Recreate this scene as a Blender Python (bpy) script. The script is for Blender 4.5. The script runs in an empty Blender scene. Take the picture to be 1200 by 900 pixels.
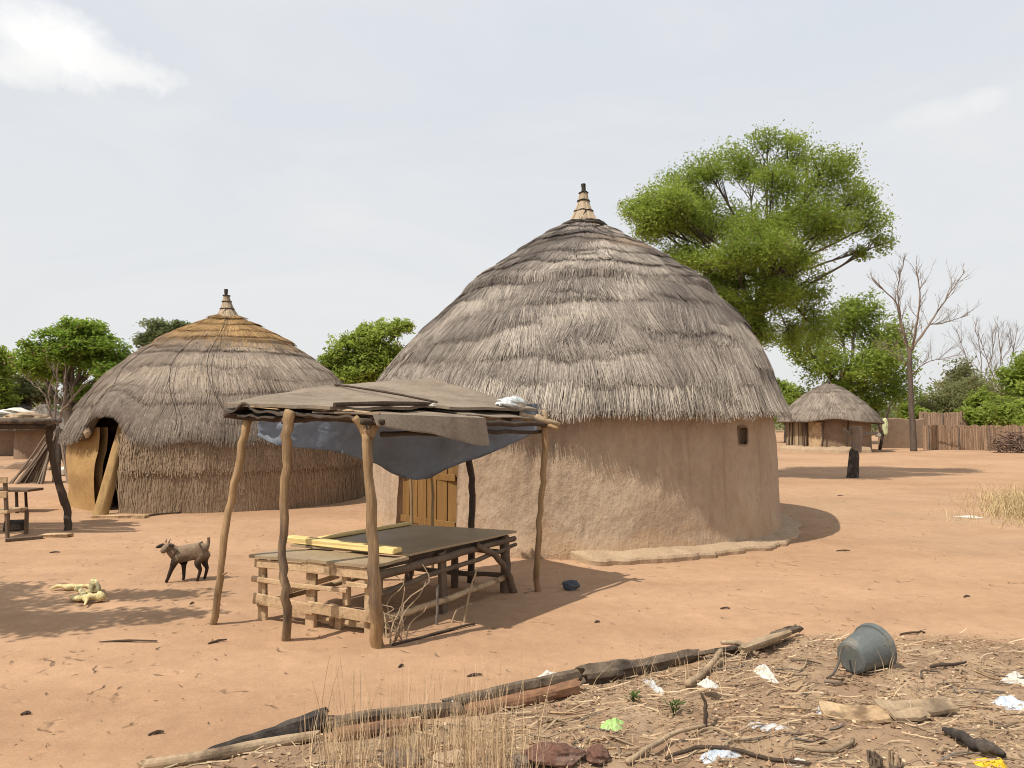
import bpy, math, random
import numpy as np
from mathutils import Vector, Matrix, noise as mnoise

random.seed(7)
RNG = np.random.default_rng(11)
scene = bpy.context.scene
COL = scene.collection
R = math.radians

# ------------------------------------------------------------------ camera model
FPX, CX, CY = 870.0, 600.0, 450.0
HCAM = 2.0
PITCH = math.atan(35 / FPX)
cp, sp = math.cos(PITCH), math.sin(PITCH)

def ray(px, py):
    u = (px - CX) / FPX
    v = (CY - py) / FPX
    return u, cp - v * sp, sp + v * cp

def P(px, py, Y):
    x, y, z = ray(px, py)
    s = Y / y
    return Vector((x * s, Y, HCAM + z * s))

def atz(px, py, z0=0.0):
    x, y, z = ray(px, py)
    s = (z0 - HCAM) / z
    return Vector((x * s, y * s, z0))

cam_d = bpy.data.cameras.new('camera')
cam = bpy.data.objects.new('camera', cam_d)
COL.objects.link(cam)
cam.location = (0, 0, HCAM)
cam.rotation_euler = (R(90) + PITCH, 0, 0)
cam_d.sensor_width = 36
cam_d.lens = FPX / 1200 * 36
cam_d.clip_end = 4000
cam_d.clip_start = 0.05
scene.camera = cam

# ------------------------------------------------------------------ noise
def _hash(ix, iy, seed):
    h = (ix * 374761393 + iy * 668265263 + seed * 974634777) & 0xFFFFFFFF
    h = ((h ^ (h >> 13)) * 1274126177) & 0xFFFFFFFF
    return ((h ^ (h >> 16)) & 0xFFFF) / 65535.0

def vn(x, y, seed=0):
    x = np.asarray(x, float); y = np.asarray(y, float)
    ix = np.floor(x).astype(np.int64); iy = np.floor(y).astype(np.int64)
    fx = x - ix; fy = y - iy
    fx = fx * fx * (3 - 2 * fx); fy = fy * fy * (3 - 2 * fy)
    a = _hash(ix, iy, seed); b = _hash(ix + 1, iy, seed)
    c = _hash(ix, iy + 1, seed); d = _hash(ix + 1, iy + 1, seed)
    return (a + (b - a) * fx) * (1 - fy) + (c + (d - c) * fx) * fy

def fbm(x, y, seed=0, o=4):
    t = 0; a = 1; n = 0
    x = np.asarray(x, float); y = np.asarray(y, float)
    for i in range(o):
        t = t + a * (vn(x, y, seed + i * 17) * 2 - 1); n += a
        a *= .5; x = x * 2.03; y = y * 2.03
    return t / n

def sstep(a, b, x):
    t = np.clip((np.asarray(x, float) - a) / (b - a), 0, 1)
    return t * t * (3 - 2 * t)

# ------------------------------------------------------------------ terrain height
_b = [atz(*p) for p in ((20, 960), (170, 902), (380, 852), (520, 832), (680, 800), (815, 768), (950, 742), (1080, 738), (1230, 745))]
BX = np.array([-60] + [p.x for p in _b] + [9, 60]); BY = np.array([2.5] + [p.y for p in _b] + [6.0, 4.0])

def fmask(x, y):
    d = np.interp(x, BX, BY) - y + .12 * fbm(np.asarray(x) * 1.7, np.asarray(y) * 1.7, 5)
    soft = .25 + .5 * sstep(2.2, 4, x)
    return sstep(-.06, 1, d / soft)

def gh(x, y):
    x = np.asarray(x, float); y = np.asarray(y, float)
    far = sstep(60, 25, np.hypot(x, y))
    h = .035 * fbm(x * .22, y * .22, 1, 2) + .012 * fbm(x * 1.1, y * 1.1, 2, 3) + .004 * fbm(x * 5, y * 5, 8, 2)
    m = fmask(x, y)
    h = h * far + m * (.03 + .05 * fbm(x * 1.6, y * 1.6, 3, 3) + .03 * fbm(x * 6, y * 6, 4, 3))
    return h

def ghf(x, y):
    return float(gh(np.array([x]), np.array([y]))[0])

def G(px, py, up=0.0):
    p = atz(px, py)
    for _ in range(3):
        p = atz(px, py, ghf(p.x, p.y))
    p.z += up
    return p

# ------------------------------------------------------------------ materials
def srgb(r, g, b):
    f = lambda c: (c / 255 / 12.92) if c / 255 <= .04045 else ((c / 255 + .055) / 1.055) ** 2.4
    return (f(r), f(g), f(b))

def newmat(name):
    m = bpy.data.materials.new(name); m.use_nodes = True
    nt = m.node_tree
    return m, nt, nt.nodes['Principled BSDF'], nt.nodes, nt.links

def nz(N, L, co, scale, detail=5, rough=.6, dist=0):
    n = N.new('ShaderNodeTexNoise'); n.inputs['Scale'].default_value = scale
    n.inputs['Detail'].default_value = detail; n.inputs['Roughness'].default_value = rough
    n.inputs['Distortion'].default_value = dist
    L.new(co, n.inputs['Vector']); return n.outputs['Fac']

def ramp(N, L, fac, a, b, lo=0.0, hi=1.0):
    r = N.new('ShaderNodeMapRange'); r.inputs['From Min'].default_value = a; r.inputs['From Max'].default_value = b
    r.inputs['To Min'].default_value = lo; r.inputs['To Max'].default_value = hi
    L.new(fac, r.inputs['Value']); return r.outputs['Result']

def mixc(N, L, fac, a, b, mode='MIX'):
    m = N.new('ShaderNodeMix'); m.data_type = 'RGBA'; m.blend_type = mode
    for idx, v in ((0, fac), (6, a), (7, b)):
        if hasattr(v, 'is_output') or isinstance(v, bpy.types.NodeSocket):
            L.new(v, m.inputs[idx])
        elif isinstance(v, (int, float)):
            m.inputs[idx].default_value = v
        else:
            m.inputs[idx].default_value = (*v, 1)
    return m.outputs[2]

def grainy(name, c1, c2, scale=4, rough=.9, bump=.3, bscale=30, stretch=(1, 1, 1), attr=False, c3=None, c3scale=1.2, spec=.2, metal=0, vary=.25, bdist=.02):
    m, nt, B, N, L = newmat(name)
    tc = N.new('ShaderNodeTexCoord'); mp = N.new('ShaderNodeMapping')
    mp.inputs['Scale'].default_value = stretch
    L.new(tc.outputs['Object'], mp.inputs['Vector']); co = mp.outputs['Vector']
    n1 = nz(N, L, co, scale); f = ramp(N, L, n1, .3, .7)
    col = mixc(N, L, f, c1, c2)
    if c3:
        n3 = nz(N, L, co, c3scale, 4); col = mixc(N, L, ramp(N, L, n3, .5, .68), col, c3)
    n2 = nz(N, L, co, bscale, 6, .65)
    g = ramp(N, L, n2, .25, .75, 1 - vary, 1 + vary)
    gg = N.new('ShaderNodeCombineColor')
    for i in range(3): L.new(g, gg.inputs[i])
    col = mixc(N, L, 1.0, col, gg.outputs[0], 'MULTIPLY')
    if attr:
        a = N.new('ShaderNodeAttribute'); a.attribute_name = 'tint'
        col = mixc(N, L, 1.0, col, a.outputs['Color'], 'MULTIPLY')
    L.new(col, B.inputs['Base Color'])
    B.inputs['Roughness'].default_value = rough
    B.inputs['Specular IOR Level'].default_value = spec
    B.inputs['Metallic'].default_value = metal
    bp = N.new('ShaderNodeBump'); bp.inputs['Strength'].default_value = bump; bp.inputs['Distance'].default_value = bdist
    L.new(n2, bp.inputs['Height']); L.new(bp.outputs['Normal'], B.inputs['Normal'])
    return m

def tinted(name, scale=25, vary=.2, rough=.95, transl=0, stretch=(1, 1, 1), spec=.1):
    """colour comes from the per-vertex tint, broken up by noise"""
    m, nt, B, N, L = newmat(name)
    a = N.new('ShaderNodeAttribute'); a.attribute_name = 'tint'
    tc = N.new('ShaderNodeTexCoord'); mp = N.new('ShaderNodeMapping'); mp.inputs['Scale'].default_value = stretch
    L.new(tc.outputs['Object'], mp.inputs['Vector'])
    n = nz(N, L, mp.outputs['Vector'], scale, 4)
    g = ramp(N, L, n, .25, .75, 1 - vary, 1 + vary)
    gg = N.new('ShaderNodeCombineColor')
    for i in range(3): L.new(g, gg.inputs[i])
    col = mixc(N, L, 1.0, a.outputs['Color'], gg.outputs[0], 'MULTIPLY')
    L.new(col, B.inputs['Base Color']); B.inputs['Roughness'].default_value = rough
    B.inputs['Specular IOR Level'].default_value = spec
    if transl:
        t = N.new('ShaderNodeBsdfTranslucent'); L.new(col, t.inputs['Color'])
        mx = N.new('ShaderNodeMixShader'); mx.inputs[0].default_value = transl
        L.new(B.outputs[0], mx.inputs[1]); L.new(t.outputs[0], mx.inputs[2])
        L.new(mx.outputs[0], N['Material Output'].inputs['Surface'])
    return m

M = {}
def wallstain(m):
    """rain runs and a splashed, sandy foot on a plastered wall"""
    nt = m.node_tree; N, L = nt.nodes, nt.links; B = N['Principled BSDF']; base = B.inputs['Base Color'].links[0].from_socket
    tc = N.new('ShaderNodeTexCoord'); mp = N.new('ShaderNodeMapping'); mp.inputs['Scale'].default_value = (5, 5, .35); L.new(tc.outputs['Object'], mp.inputs['Vector'])
    run = nz(N, L, mp.outputs['Vector'], 1.3, 5, .6)
    c = mixc(N, L, ramp(N, L, run, .54, .70, 0, .45), base, (.235, .155, .10))
    sx = N.new('ShaderNodeSeparateXYZ'); L.new(tc.outputs['Object'], sx.inputs[0]); n = nz(N, L, tc.outputs['Object'], 2.3, 5)
    h = N.new('ShaderNodeMath'); h.operation = 'MULTIPLY_ADD'; L.new(n, h.inputs[0]); h.inputs[1].default_value = -1.1; L.new(sx.outputs['Z'], h.inputs[2])
    c = mixc(N, L, ramp(N, L, h.outputs[0], -.38, -.12, .55, 0), c, (.40, .245, .135))
    L.new(c, B.inputs['Base Color'])
    # hairline cracks
    vo = N.new('ShaderNodeTexVoronoi'); vo.feature = 'DISTANCE_TO_EDGE'; vo.inputs['Scale'].default_value = 1.5
    ad = N.new('ShaderNodeVectorMath'); ad.operation = 'ADD'; nn = N.new('ShaderNodeTexNoise'); nn.inputs['Scale'].default_value = 2.5; nn.inputs['Detail'].default_value = 5; L.new(tc.outputs['Object'], nn.inputs['Vector']); L.new(tc.outputs['Object'], ad.inputs[0]); L.new(nn.outputs['Color'], ad.inputs[1]); L.new(ad.outputs[0], vo.inputs['Vector'])
    cr = ramp(N, L, vo.outputs['Distance'], 0, .012); ob = [q for q in N if q.type == 'BUMP'][0]
    b2 = N.new('ShaderNodeBump'); b2.inputs['Strength'].default_value = .35; b2.inputs['Distance'].default_value = .012; L.new(cr, b2.inputs['Height']); L.new(ob.outputs[0], b2.inputs['Normal']); L.new(b2.outputs[0], B.inputs['Normal'])
M['thatch'] = tinted('weathered thatch', 18, .22)
M['leaf'] = tinted('leaves', 3, .12, .6, .58, spec=.2)
M['straw'] = tinted('straw and litter', 60, .2)
M['bark'] = grainy('bark', (.14, .108, .082), (.08, .062, .048), 8, bump=.6, bscale=22, stretch=(1, 1, .25))
M['palebark'] = grainy('pale dead wood', (.26, .20, .15), (.15, .115, .09), 8, bump=.4, bscale=30, stretch=(1, 1, .25))
M['greybark'] = grainy('grey dead wood', (.22, .185, .15), (.12, .10, .085), 9, bump=.5, bscale=30)
M['pole'] = grainy('peeled pole wood', (.40, .265, .14), (.25, .155, .078), 6, bump=.8, bscale=30, stretch=(1, 1, .10), c3=(.12, .085, .06), c3scale=4, vary=.32)
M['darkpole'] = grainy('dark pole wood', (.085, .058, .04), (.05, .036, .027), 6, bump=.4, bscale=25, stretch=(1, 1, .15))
M['plank'] = grainy('sun bleached plank', (.52, .37, .22), (.40, .27, .155), 4, bump=.25, bscale=40, c3=(.18, .115, .065), c3scale=6)
M['plankdark'] = grainy('weathered brown plank', (.17, .12, .08), (.10, .07, .048), 5, bump=.3, bscale=35)
M['board'] = grainy('dark hardboard', (.27, .20, .12), (.35, .265, .165), 3, rough=.5, spec=.35, bump=.08, bscale=60, vary=.12)
M['yellow'] = grainy('yellow plank', (.76, .58, .27), (.66, .48, .19), 4, rough=.7, bump=.1, bscale=40, vary=.1)
M['sheet'] = grainy('worn roofing sheet', (.20, .155, .112), (.27, .215, .16), 2.2, rough=.8, bump=.25, bscale=35, c3=(.17, .13, .095), c3scale=2.5)
M['sheetdark'] = grainy('dark roofing sheet', (.06, .047, .036), (.11, .085, .065), 3, rough=.75, bump=.2, bscale=35)
M['tarp'] = grainy('blue grey tarpaulin', (.36, .41, .49), (.43, .48, .55), 2.5, rough=.55, bump=.15, bscale=14, spec=.35, vary=.12, c3=(.33, .345, .365), c3scale=1.6)
M['mud'] = grainy('mud plaster', (.405, .299, .208), (.335, .245, .172), 1.4, bump=.75, bscale=11, stretch=(1, 1, .6), c3=(.44, .33, .23), c3scale=.9, vary=.13, bdist=.05)
wallstain(M['mud'])
M['mudpale'] = grainy('pale dry mud', (.43, .315, .205), (.34, .24, .155), 5, bump=.6, bscale=26, vary=.2)
M['mudorange'] = grainy('orange mud', (.40, .245, .10), (.29, .175, .07), 3, bump=.4, bscale=18, vary=.15)
M['mudbrown'] = grainy('brown mud', (.25, .172, .115), (.19, .13, .087), 3, bump=.5, bscale=16, vary=.2)
M['doorwood'] = grainy('orange door wood', (.235, .13, .042), (.165, .09, .03), 3, rough=.7, bump=.2, bscale=30, stretch=(6, 6, .5))
M['woodorange'] = grainy('orange bark sheet', (.42, .27, .115), (.27, .165, .07), 3, rough=.8, bump=.35, bscale=24, stretch=(5, 5, .4))
M['char'] = grainy('charred wood', (.032, .027, .024), (.07, .058, .05), 9, bump=.8, bscale=30, c3=(.15, .12, .095), c3scale=5)
M['log'] = grainy('rotting log', (.20, .15, .105), (.085, .062, .045), 9, bump=.9, bscale=24, c3=(.05, .038, .03), c3scale=6)
M['redlog'] = grainy('red brown log', (.27, .145, .08), (.17, .085, .05), 7, bump=.6, bscale=26, c3=(.08, .05, .035), c3scale=6)
M['palelog'] = grainy('pale stripped pole', (.42, .31, .20), (.28, .20, .125), 7, bump=.35, bscale=34, c3=(.16, .115, .075), c3scale=4)
M['white'] = grainy('dirty white plastic', (.70, .67, .60), (.48, .43, .35), 9, rough=.55, bump=.3, bscale=30, spec=.4, vary=.1)
M['bluewhite'] = grainy('pale blue plastic', (.40, .46, .55), (.55, .57, .58), 8, rough=.5, bump=.3, bscale=26, spec=.4, vary=.1)
M['greyplastic'] = grainy('grey plastic film', (.40, .41, .42), (.52, .50, .47), 8, rough=.5, bump=.3, bscale=26, spec=.4, vary=.15)
M['green'] = grainy('light green plastic', (.30, .48, .14), (.40, .55, .22), 9, rough=.55, bump=.3, bscale=30, vary=.12)
M['bright'] = grainy('bright yellow plastic', (.74, .50, .03), (.60, .38, .03), 7, rough=.5, bump=.2, bscale=30, vary=.08)
M['cream'] = grainy('cream cloth', (.74, .63, .36), (.62, .49, .22), 9, bump=.9, bscale=22, vary=.2, bdist=.04)
M['bucket'] = grainy('grey plastic bucket', (.10, .11, .105), (.14, .15, .142), 5, rough=.55, bump=.12, bscale=40, spec=.35, c3=(.22, .19, .15), c3scale=5, vary=.12)
M['wire'] = grainy('dull wire', (.07, .06, .05), (.11, .09, .07), 20, rough=.6, bump=.1)
def translucent(m, amt):
    nt = m.node_tree; B = nt.nodes['Principled BSDF']; t = nt.nodes.new('ShaderNodeBsdfTranslucent'); mx = nt.nodes.new('ShaderNodeMixShader'); mx.inputs[0].default_value = amt
    nt.links.new(B.inputs['Base Color'].links[0].from_socket, t.inputs['Color']); nt.links.new(B.outputs[0], mx.inputs[1]); nt.links.new(t.outputs[0], mx.inputs[2]); nt.links.new(mx.outputs[0], nt.nodes['Material Output'].inputs['Surface'])
translucent(M['tarp'], .68)
M['silver'] = grainy('silver foil', (.55, .56, .56), (.72, .72, .70), 6, rough=.35, bump=.5, bscale=16, spec=.6, metal=.35, c3=(.16, .24, .22), c3scale=7, vary=.15)
M['stone'] = grainy('stone', (.20, .15, .115), (.13, .098, .075), 8, bump=.6, bscale=30)
M['redstone'] = grainy('reddish lump', (.17, .085, .06), (.11, .06, .045), 8, bump=.8, bscale=26, c3=(.24, .16, .12), c3scale=9)
M['bluestone'] = grainy('dark blue grey rag', (.06, .07, .085), (.10, .105, .12), 8, bump=.5, bscale=26)
M['brush'] = tinted('dry brushwood', 25, .2)
M['interior'] = grainy('interior earth', (.12, .08, .055), (.09, .06, .04), 3)

# ------------------------------------------------------------------ mesh builder
class MB:
    def __init__(s): s.v = []; s.f = []; s.t = []
    def add(s, V, F, tint=(1, 1, 1)):
        o = len(s.v); s.v.extend([tuple(p) for p in V]); s.f.extend([tuple(i + o for i in q) for q in F])
        s.t.extend([tuple(tint)] * len(V)); return s
    def box(s, c, size, rot=None, jit=0.0, tint=(1, 1, 1), bev=.12):
        """box with chamfered edges; size is full size, rot a 3x3 Matrix"""
        hx, hy, hz = [d / 2 for d in size]; b = min(hx, hy, hz) * 2 * bev
        V = []
        for sx in (-1, 1):
            for sy in (-1, 1):
                for sz in (-1, 1):
                    j = Vector([random.uniform(-jit, jit) for _ in range(3)])
                    for ax in range(3):
                        p = Vector((sx * (hx - (b if ax != 0 else 0)), sy * (hy - (b if ax != 1 else 0)), sz * (hz - (b if ax != 2 else 0)))) + j
                        V.append(p)
        idx = {}
        k = 0
        for sx in (-1, 1):
            for sy in (-1, 1):
                for sz in (-1, 1):
                    for ax in range(3): idx[(sx, sy, sz, ax)] = k; k += 1
        F = []
        def q(*a): F.append([idx[i] for i in a])
        for d in (-1, 1):
            for ax in range(3):
                o = [i for i in range(3) if i != ax]
                ring = []
                for (a, bb) in ((-1, -1), (1, -1), (1, 1), (-1, 1)):
                    t = [0, 0, 0]; t[ax] = d; t[o[0]] = a; t[o[1]] = bb; ring.append((*t, ax))
                q(*ring)
        for ax in range(3):                      # edges
            o = [i for i in range(3) if i != ax]
            for a in (-1, 1):
                for bb in (-1, 1):
                    t1 = [0, 0, 0]; t1[ax] = -1; t1[o[0]] = a; t1[o[1]] = bb
                    t2 = list(t1); t2[ax] = 1
                    q((*t1, o[0]), (*t2, o[0]), (*t2, o[1]), (*t1, o[1]))
        for sx in (-1, 1):
            for sy in (-1, 1):
                for sz in (-1, 1): q((sx, sy, sz, 0), (sx, sy, sz, 1), (sx, sy, sz, 2))
        c = Vector(c)
        W = [(rot @ p if rot else p) + c for p in V]
        return s.add(W, F, tint)
    def bar(s, a, b, w, h, up=(0, 0, 1), jit=0.0, tint=(1, 1, 1)):
        """box from a to b, w across, h along up"""
        a = Vector(a); b = Vector(b); d = b - a; L = d.length; x = d.normalized()
        u = Vector(up); y = u.cross(x).normalized(); z = x.cross(y)
        rot = Matrix((x, y, z)).transposed()
        return s.box((a + b) / 2, (L, w, h), rot, jit, tint)
    def tube(s, pts, rad, seg=8, jit=0.0, tint=(1, 1, 1), sub=0, wob=0.0):
        pts = [Vector(p) for p in pts]
        if not hasattr(rad, '__len__'): rad = [rad] * len(pts)
        rad = list(rad)
        if sub:                                   # Catmull-Rom refine
            Q = []; rr = []
            n = len(pts)
            for i in range(n - 1):
                p0 = pts[max(i - 1, 0)]; p1 = pts[i]; p2 = pts[i + 1]; p3 = pts[min(i + 2, n - 1)]
                for k in range(sub):
                    t = k / sub
                    Q.append(.5 * ((2 * p1) + (-p0 + p2) * t + (2 * p0 - 5 * p1 + 4 * p2 - p3) * t * t + (-p0 + 3 * p1 - 3 * p2 + p3) * t ** 3))
                    rr.append(rad[i] + (rad[i + 1] - rad[i]) * t)
            Q.append(pts[-1]); rr.append(rad[-1])
            if wob:
                for i in range(1, len(Q) - 1):
                    Q[i] = Q[i] + Vector([random.uniform(-wob, wob) for _ in range(3)])
            pts, rad = Q, rr
        V = []; F = []
        n = len(pts)
        d = (pts[1] - pts[0]).normalized()
        ref = Vector((0, 0, 1)) if abs(d.z) < .9 else Vector((1, 0, 0))
        x = d.cross(ref).normalized()
        for i in range(n):
            if i == 0: d = pts[1] - pts[0]
            elif i == n - 1: d = pts[-1] - pts[-2]
            else: d = pts[i + 1] - pts[i - 1]
            d.normalize()
            x = (x - d * x.dot(d)).normalized(); y = d.cross(x)
            for k in range(seg):
                a = 2 * math.pi * k / seg
                r = rad[i] * (1 + random.uniform(-jit, jit))
                V.append(pts[i] + x * (math.cos(a) * r) + y * (math.sin(a) * r))
        for i in range(n - 1):
            for k in range(seg):
                k2 = (k + 1) % seg
                F.append((i * seg + k, i * seg + k2, (i + 1) * seg + k2, (i + 1) * seg + k))
        F.append(tuple(range(seg - 1, -1, -1))); F.append(tuple((n - 1) * seg + k for k in range(seg)))
        return s.add(V, F, tint)
    def lathe(s, c, prof, seg=48, axis=None, th0=0, th1=2 * math.pi, tint=(1, 1, 1), wob=0.0):
        c = Vector(c); n = len(prof); full = abs(th1 - th0 - 2 * math.pi) < 1e-6
        m = seg if full else seg + 1
        V = []; F = []
        for (r, z) in prof:
            for k in range(m):
                a = th0 + (th1 - th0) * k / seg
                rr = r * (1 + wob * mnoise.noise(Vector((math.cos(a) * 2, math.sin(a) * 2, z * 3 + c.x))))
                p = Vector((rr * math.sin(a), -rr * math.cos(a), z))
                if axis is not None: p = axis @ p
                V.append(p + c)
        for i in range(n - 1):
            for k in range(seg):
                k2 = (k + 1) % m
                F.append((i * m + k, i * m + k2, (i + 1) * m + k2, (i + 1) * m + k))
        return s.add(V, F, tint)
    def blob(s, c, rad, seed=0, amp=.3, freq=1.5, seg=14, rings=9, tint=(1, 1, 1)):
        c = Vector(c); V = []; F = []
        for i in range(rings + 1):
            ph = math.pi * i / rings
            for k in range(seg):
                a = 2 * math.pi * k / seg
                d = Vector((math.sin(ph) * math.cos(a), math.sin(ph) * math.sin(a), math.cos(ph)))
                q = 1 + amp * mnoise.noise(d * freq + Vector((seed * 3.1, seed, 0))) + amp * .5 * mnoise.noise(d * freq * 2.7 + Vector((seed, 9, 0)))
                V.append(Vector((d.x * rad[0] * q, d.y * rad[1] * q, d.z * rad[2] * q)) + c)
        for i in range(rings):
            for k in range(seg):
                k2 = (k + 1) % seg
                F.append((i * seg + k, (i + 1) * seg + k, (i + 1) * seg + k2, i * seg + k2))
        return s.add(V, F, tint)
    def build(s, name, mat, parent=None, origin=None, smooth=False):
        return build(name, np.array(s.v, float), s.f, mat, np.array(s.t, float), parent, origin, smooth)

def build(name, V, F, mat, tint=None, parent=None, origin=None, smooth=False):
    off = np.zeros(3)
    if parent is not None:
        r = parent
        while r.parent: r = r.parent
        off = np.array(r.location)
    elif origin is not None:
        off = np.array(origin, float)
    me = bpy.data.meshes.new(name)
    me.from_pydata((V - off).tolist(), [], F if isinstance(F, list) else F.tolist())
    if tint is not None:
        at = me.attributes.new('tint', 'FLOAT_COLOR', 'POINT')
        c = np.ones((len(V), 4)); c[:, :3] = tint
        at.data.foreach_set('color', c.ravel())
    if smooth: me.polygons.foreach_set('use_smooth', [True] * len(me.polygons))
    me.update()
    o = bpy.data.objects.new(name, me); COL.objects.link(o)
    me.materials.append(mat)
    if parent is not None: o.parent = parent
    elif origin is not None: o.location = origin
    return o

def tag(o, label=None, cat=None, group=None, kind=None):
    if label: o['label'] = label
    if cat: o['category'] = cat
    if group: o['group'] = group
    if kind: o['kind'] = kind
    return o

def thing(name, loc, label, cat, group=None):
    o = bpy.data.objects.new(name, None); COL.objects.link(o)
    o.location = loc; o.empty_display_size = .2
    return tag(o, label, cat, group)

# ------------------------------------------------------------------ world, sun
SH = Vector((.83, .557, 0)).normalized()         # ground direction of the shadows
EL = R(56)
sun_to = Vector((-SH.x * math.cos(EL), -SH.y * math.cos(EL), math.sin(EL)))
sd = bpy.data.lights.new('sun', 'SUN'); so = bpy.data.objects.new('sun', sd); COL.objects.link(so)
sd.energy = 4.9; sd.angle = R(.6); sd.color = (1, .93, .82)
so.rotation_euler = (-sun_to).to_track_quat('-Z', 'Y').to_euler()
so.location = (-20, -10, 30)

w = bpy.data.worlds.new('World'); scene.world = w; w.use_nodes = True
N, L = w.node_tree.nodes, w.node_tree.links
bg = N['Background']; bg.inputs['Strength'].default_value = .1
sky = N.new('ShaderNodeTexSky'); sky.sky_type = 'NISHITA'; sky.sun_disc = False
sky.sun_elevation = EL; sky.sun_rotation = math.atan2(sun_to.x, sun_to.y) % (2 * math.pi)
sky.dust_density = 3; sky.air_density = 1.2
tc = N.new('ShaderNodeTexCoord'); D = tc.outputs['Generated']
mp = N.new('ShaderNodeMapping'); mp.inputs['Scale'].default_value = (1, 1, 3.2); L.new(D, mp.inputs['Vector'])
n1 = nz(N, L, mp.outputs['Vector'], 1.7, 7, .6, .8)
sep = N.new('ShaderNodeSeparateXYZ'); L.new(D, sep.inputs[0])
# thin high overcast: blue-grey above, whiter towards the horizon, faint streaks
hz = ramp(N, L, sep.outputs['Z'], 0.0, .55)
over = mixc(N, L, hz, (8.35, 8.4, 8.4), (7.35, 7.85, 8.55))
over = mixc(N, L, ramp(N, L, n1, .42, .70, 0, .75), over, (8.75, 8.75, 8.75))
col = mixc(N, L, .93, sky.outputs['Color'], over)
def cloud(px, py, rx, ry, amt, colr, seed, base):
    """one small cumulus: a soft ellipse in direction space, broken up by noise"""
    d = Vector(ray(px, py)).normalized()
    right = Vector((d.y, -d.x, 0)).normalized(); up = right.cross(d)
    def dotn(vec):
        n = N.new('ShaderNodeVectorMath'); n.operation = 'DOT_PRODUCT'; L.new(D, n.inputs[0]); n.inputs[1].default_value = vec
        return n.outputs['Value']
    def mth(op, a, b):
        n = N.new('ShaderNodeMath'); n.operation = op
        for i, v in enumerate((a, b)):
            if isinstance(v, (int, float)): n.inputs[i].default_value = v
            else: L.new(v, n.inputs[i])
        return n.outputs[0]
    x = mth('DIVIDE', dotn(right), rx / FPX); y = mth('DIVIDE', dotn(up), ry / FPX)
    y = mth('ADD', y, mth('MULTIPLY', x, base))
    r2 = mth('ADD', mth('MULTIPLY', x, x), mth('MULTIPLY', y, y))
    front = mth('GREATER_THAN', dotn(d), .5)
    mp2 = N.new('ShaderNodeMapping'); mp2.inputs['Location'].default_value = (seed, seed * .7, 0); L.new(D, mp2.inputs['Vector'])
    nn = nz(N, L, mp2.outputs['Vector'], 16, 8, .58, .4)
    v = mth('ADD', mth('SUBTRACT', 1.0, r2), mth('MULTIPLY', mth('SUBTRACT', nn, .5), 2.6))
    f = mth('MULTIPLY', mth('MULTIPLY', ramp(N, L, v, .05, 1.0), amt), front)
    global col
    col = mixc(N, L, f, col, colr)
cloud(66, 54, 92, 40, .95, (10.4, 10.3, 10.1), 1.3, .12)
cloud(148, 80, 52, 17, .8, (9.9, 9.8, 9.6), 4.3, .3)
cloud(20, 78, 40, 20, .7, (9.9, 9.8, 9.6), 6.1, 0)
cloud(1100, 132, 52, 16, .55, (9.0, 9.0, 8.9), 2.1, 0)
cloud(1155, 116, 24, 14, .65, (9.2, 9.2, 9.1), 3.7, 0)
L.new(col, bg.inputs['Color'])

scene.view_settings.view_transform = 'Standard'
scene.view_settings.look = 'None'
scene.view_settings.exposure = 0.0
scene.view_settings.gamma = 1.0
scene.view_settings.use_curve_mapping = False
scene.render.engine = 'CYCLES'
scene.cycles.filter_width = 1.05
scene.cycles.max_bounces = 6
scene.cycles.diffuse_bounces = 3

# ------------------------------------------------------------------ ground sheet
def axis(lo, hi, a, b, step, ratio):
    core = list(np.arange(a, b + 1e-6, step))
    out = []; s = step; p = core[-1]
    while p < hi: s *= ratio; p += s; out.append(p)
    left = []; s = step; p = a
    while p > lo: s *= ratio; p -= s; left.append(p)
    return np.array(left[::-1] + core + out)

xs = axis(-1800, 1800, -4.0, 6.0, .045, 1.055)
ys = axis(-60, 1800, 3.2, 8.0, .045, 1.045)
XX, YY = np.meshgrid(xs, ys)
ZZ = gh(XX, YY)
nx, ny = len(xs), len(ys)
V = np.stack([XX.ravel(), YY.ravel(), ZZ.ravel()], 1)
ii = np.arange(nx * ny).reshape(ny, nx)
F = np.stack([ii[:-1, :-1].ravel(), ii[:-1, 1:].ravel(), ii[1:, 1:].ravel(), ii[1:, :-1].ravel()], 1)
sand = np.array([.43, .27, .165]); sand2 = np.array([.36, .219, .130]); soil = np.array([.26, .17, .108]); dry = np.array([.37, .262, .168])
x, y = V[:, 0], V[:, 1]
t = np.clip(.42 + .8 * fbm(x * .35, y * .6, 21, 4) + .7 * fbm(x * .5, y * 2.6, 24, 4), 0, 1)[:, None]
T = sand * (1 - t) + sand2 * t
# the trodden grey-brown patch by the dry grass on the right
g = (sstep(4.2, 7.0, x) * sstep(9, 12.5, y) * sstep(21, 16, y) * np.clip(.55 + .8 * fbm(x * .7, y * .7, 33), 0, 1))[:, None] * .6
T = T * (1 - g) + dry * g
m = fmask(x, y)[:, None]
sv = np.clip(.5 + 1.0 * fbm(x * 2.4, y * 2.4, 40, 4), 0, 1)[:, None]
T = T * (1 - m) + (soil * (1 - sv) + dry * .95 * sv) * m
far = sstep(70, 130, np.hypot(x, y))[:, None]
T = T * (1 - far) + np.array([.16, .15, .07]) * far
mg, nt, B, N, L = newmat('sandy earth')
a = N.new('ShaderNodeAttribute'); a.attribute_name = 'tint'
tcg = N.new('ShaderNodeTexCoord'); co = tcg.outputs['Object']
f1 = nz(N, L, co, 7, 8, .7); f2 = nz(N, L, co, 60, 4, .7); f3 = nz(N, L, co, 1.1, 6, .6, .5)
g1 = N.new('ShaderNodeMath'); g1.operation = 'MULTIPLY'
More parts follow.
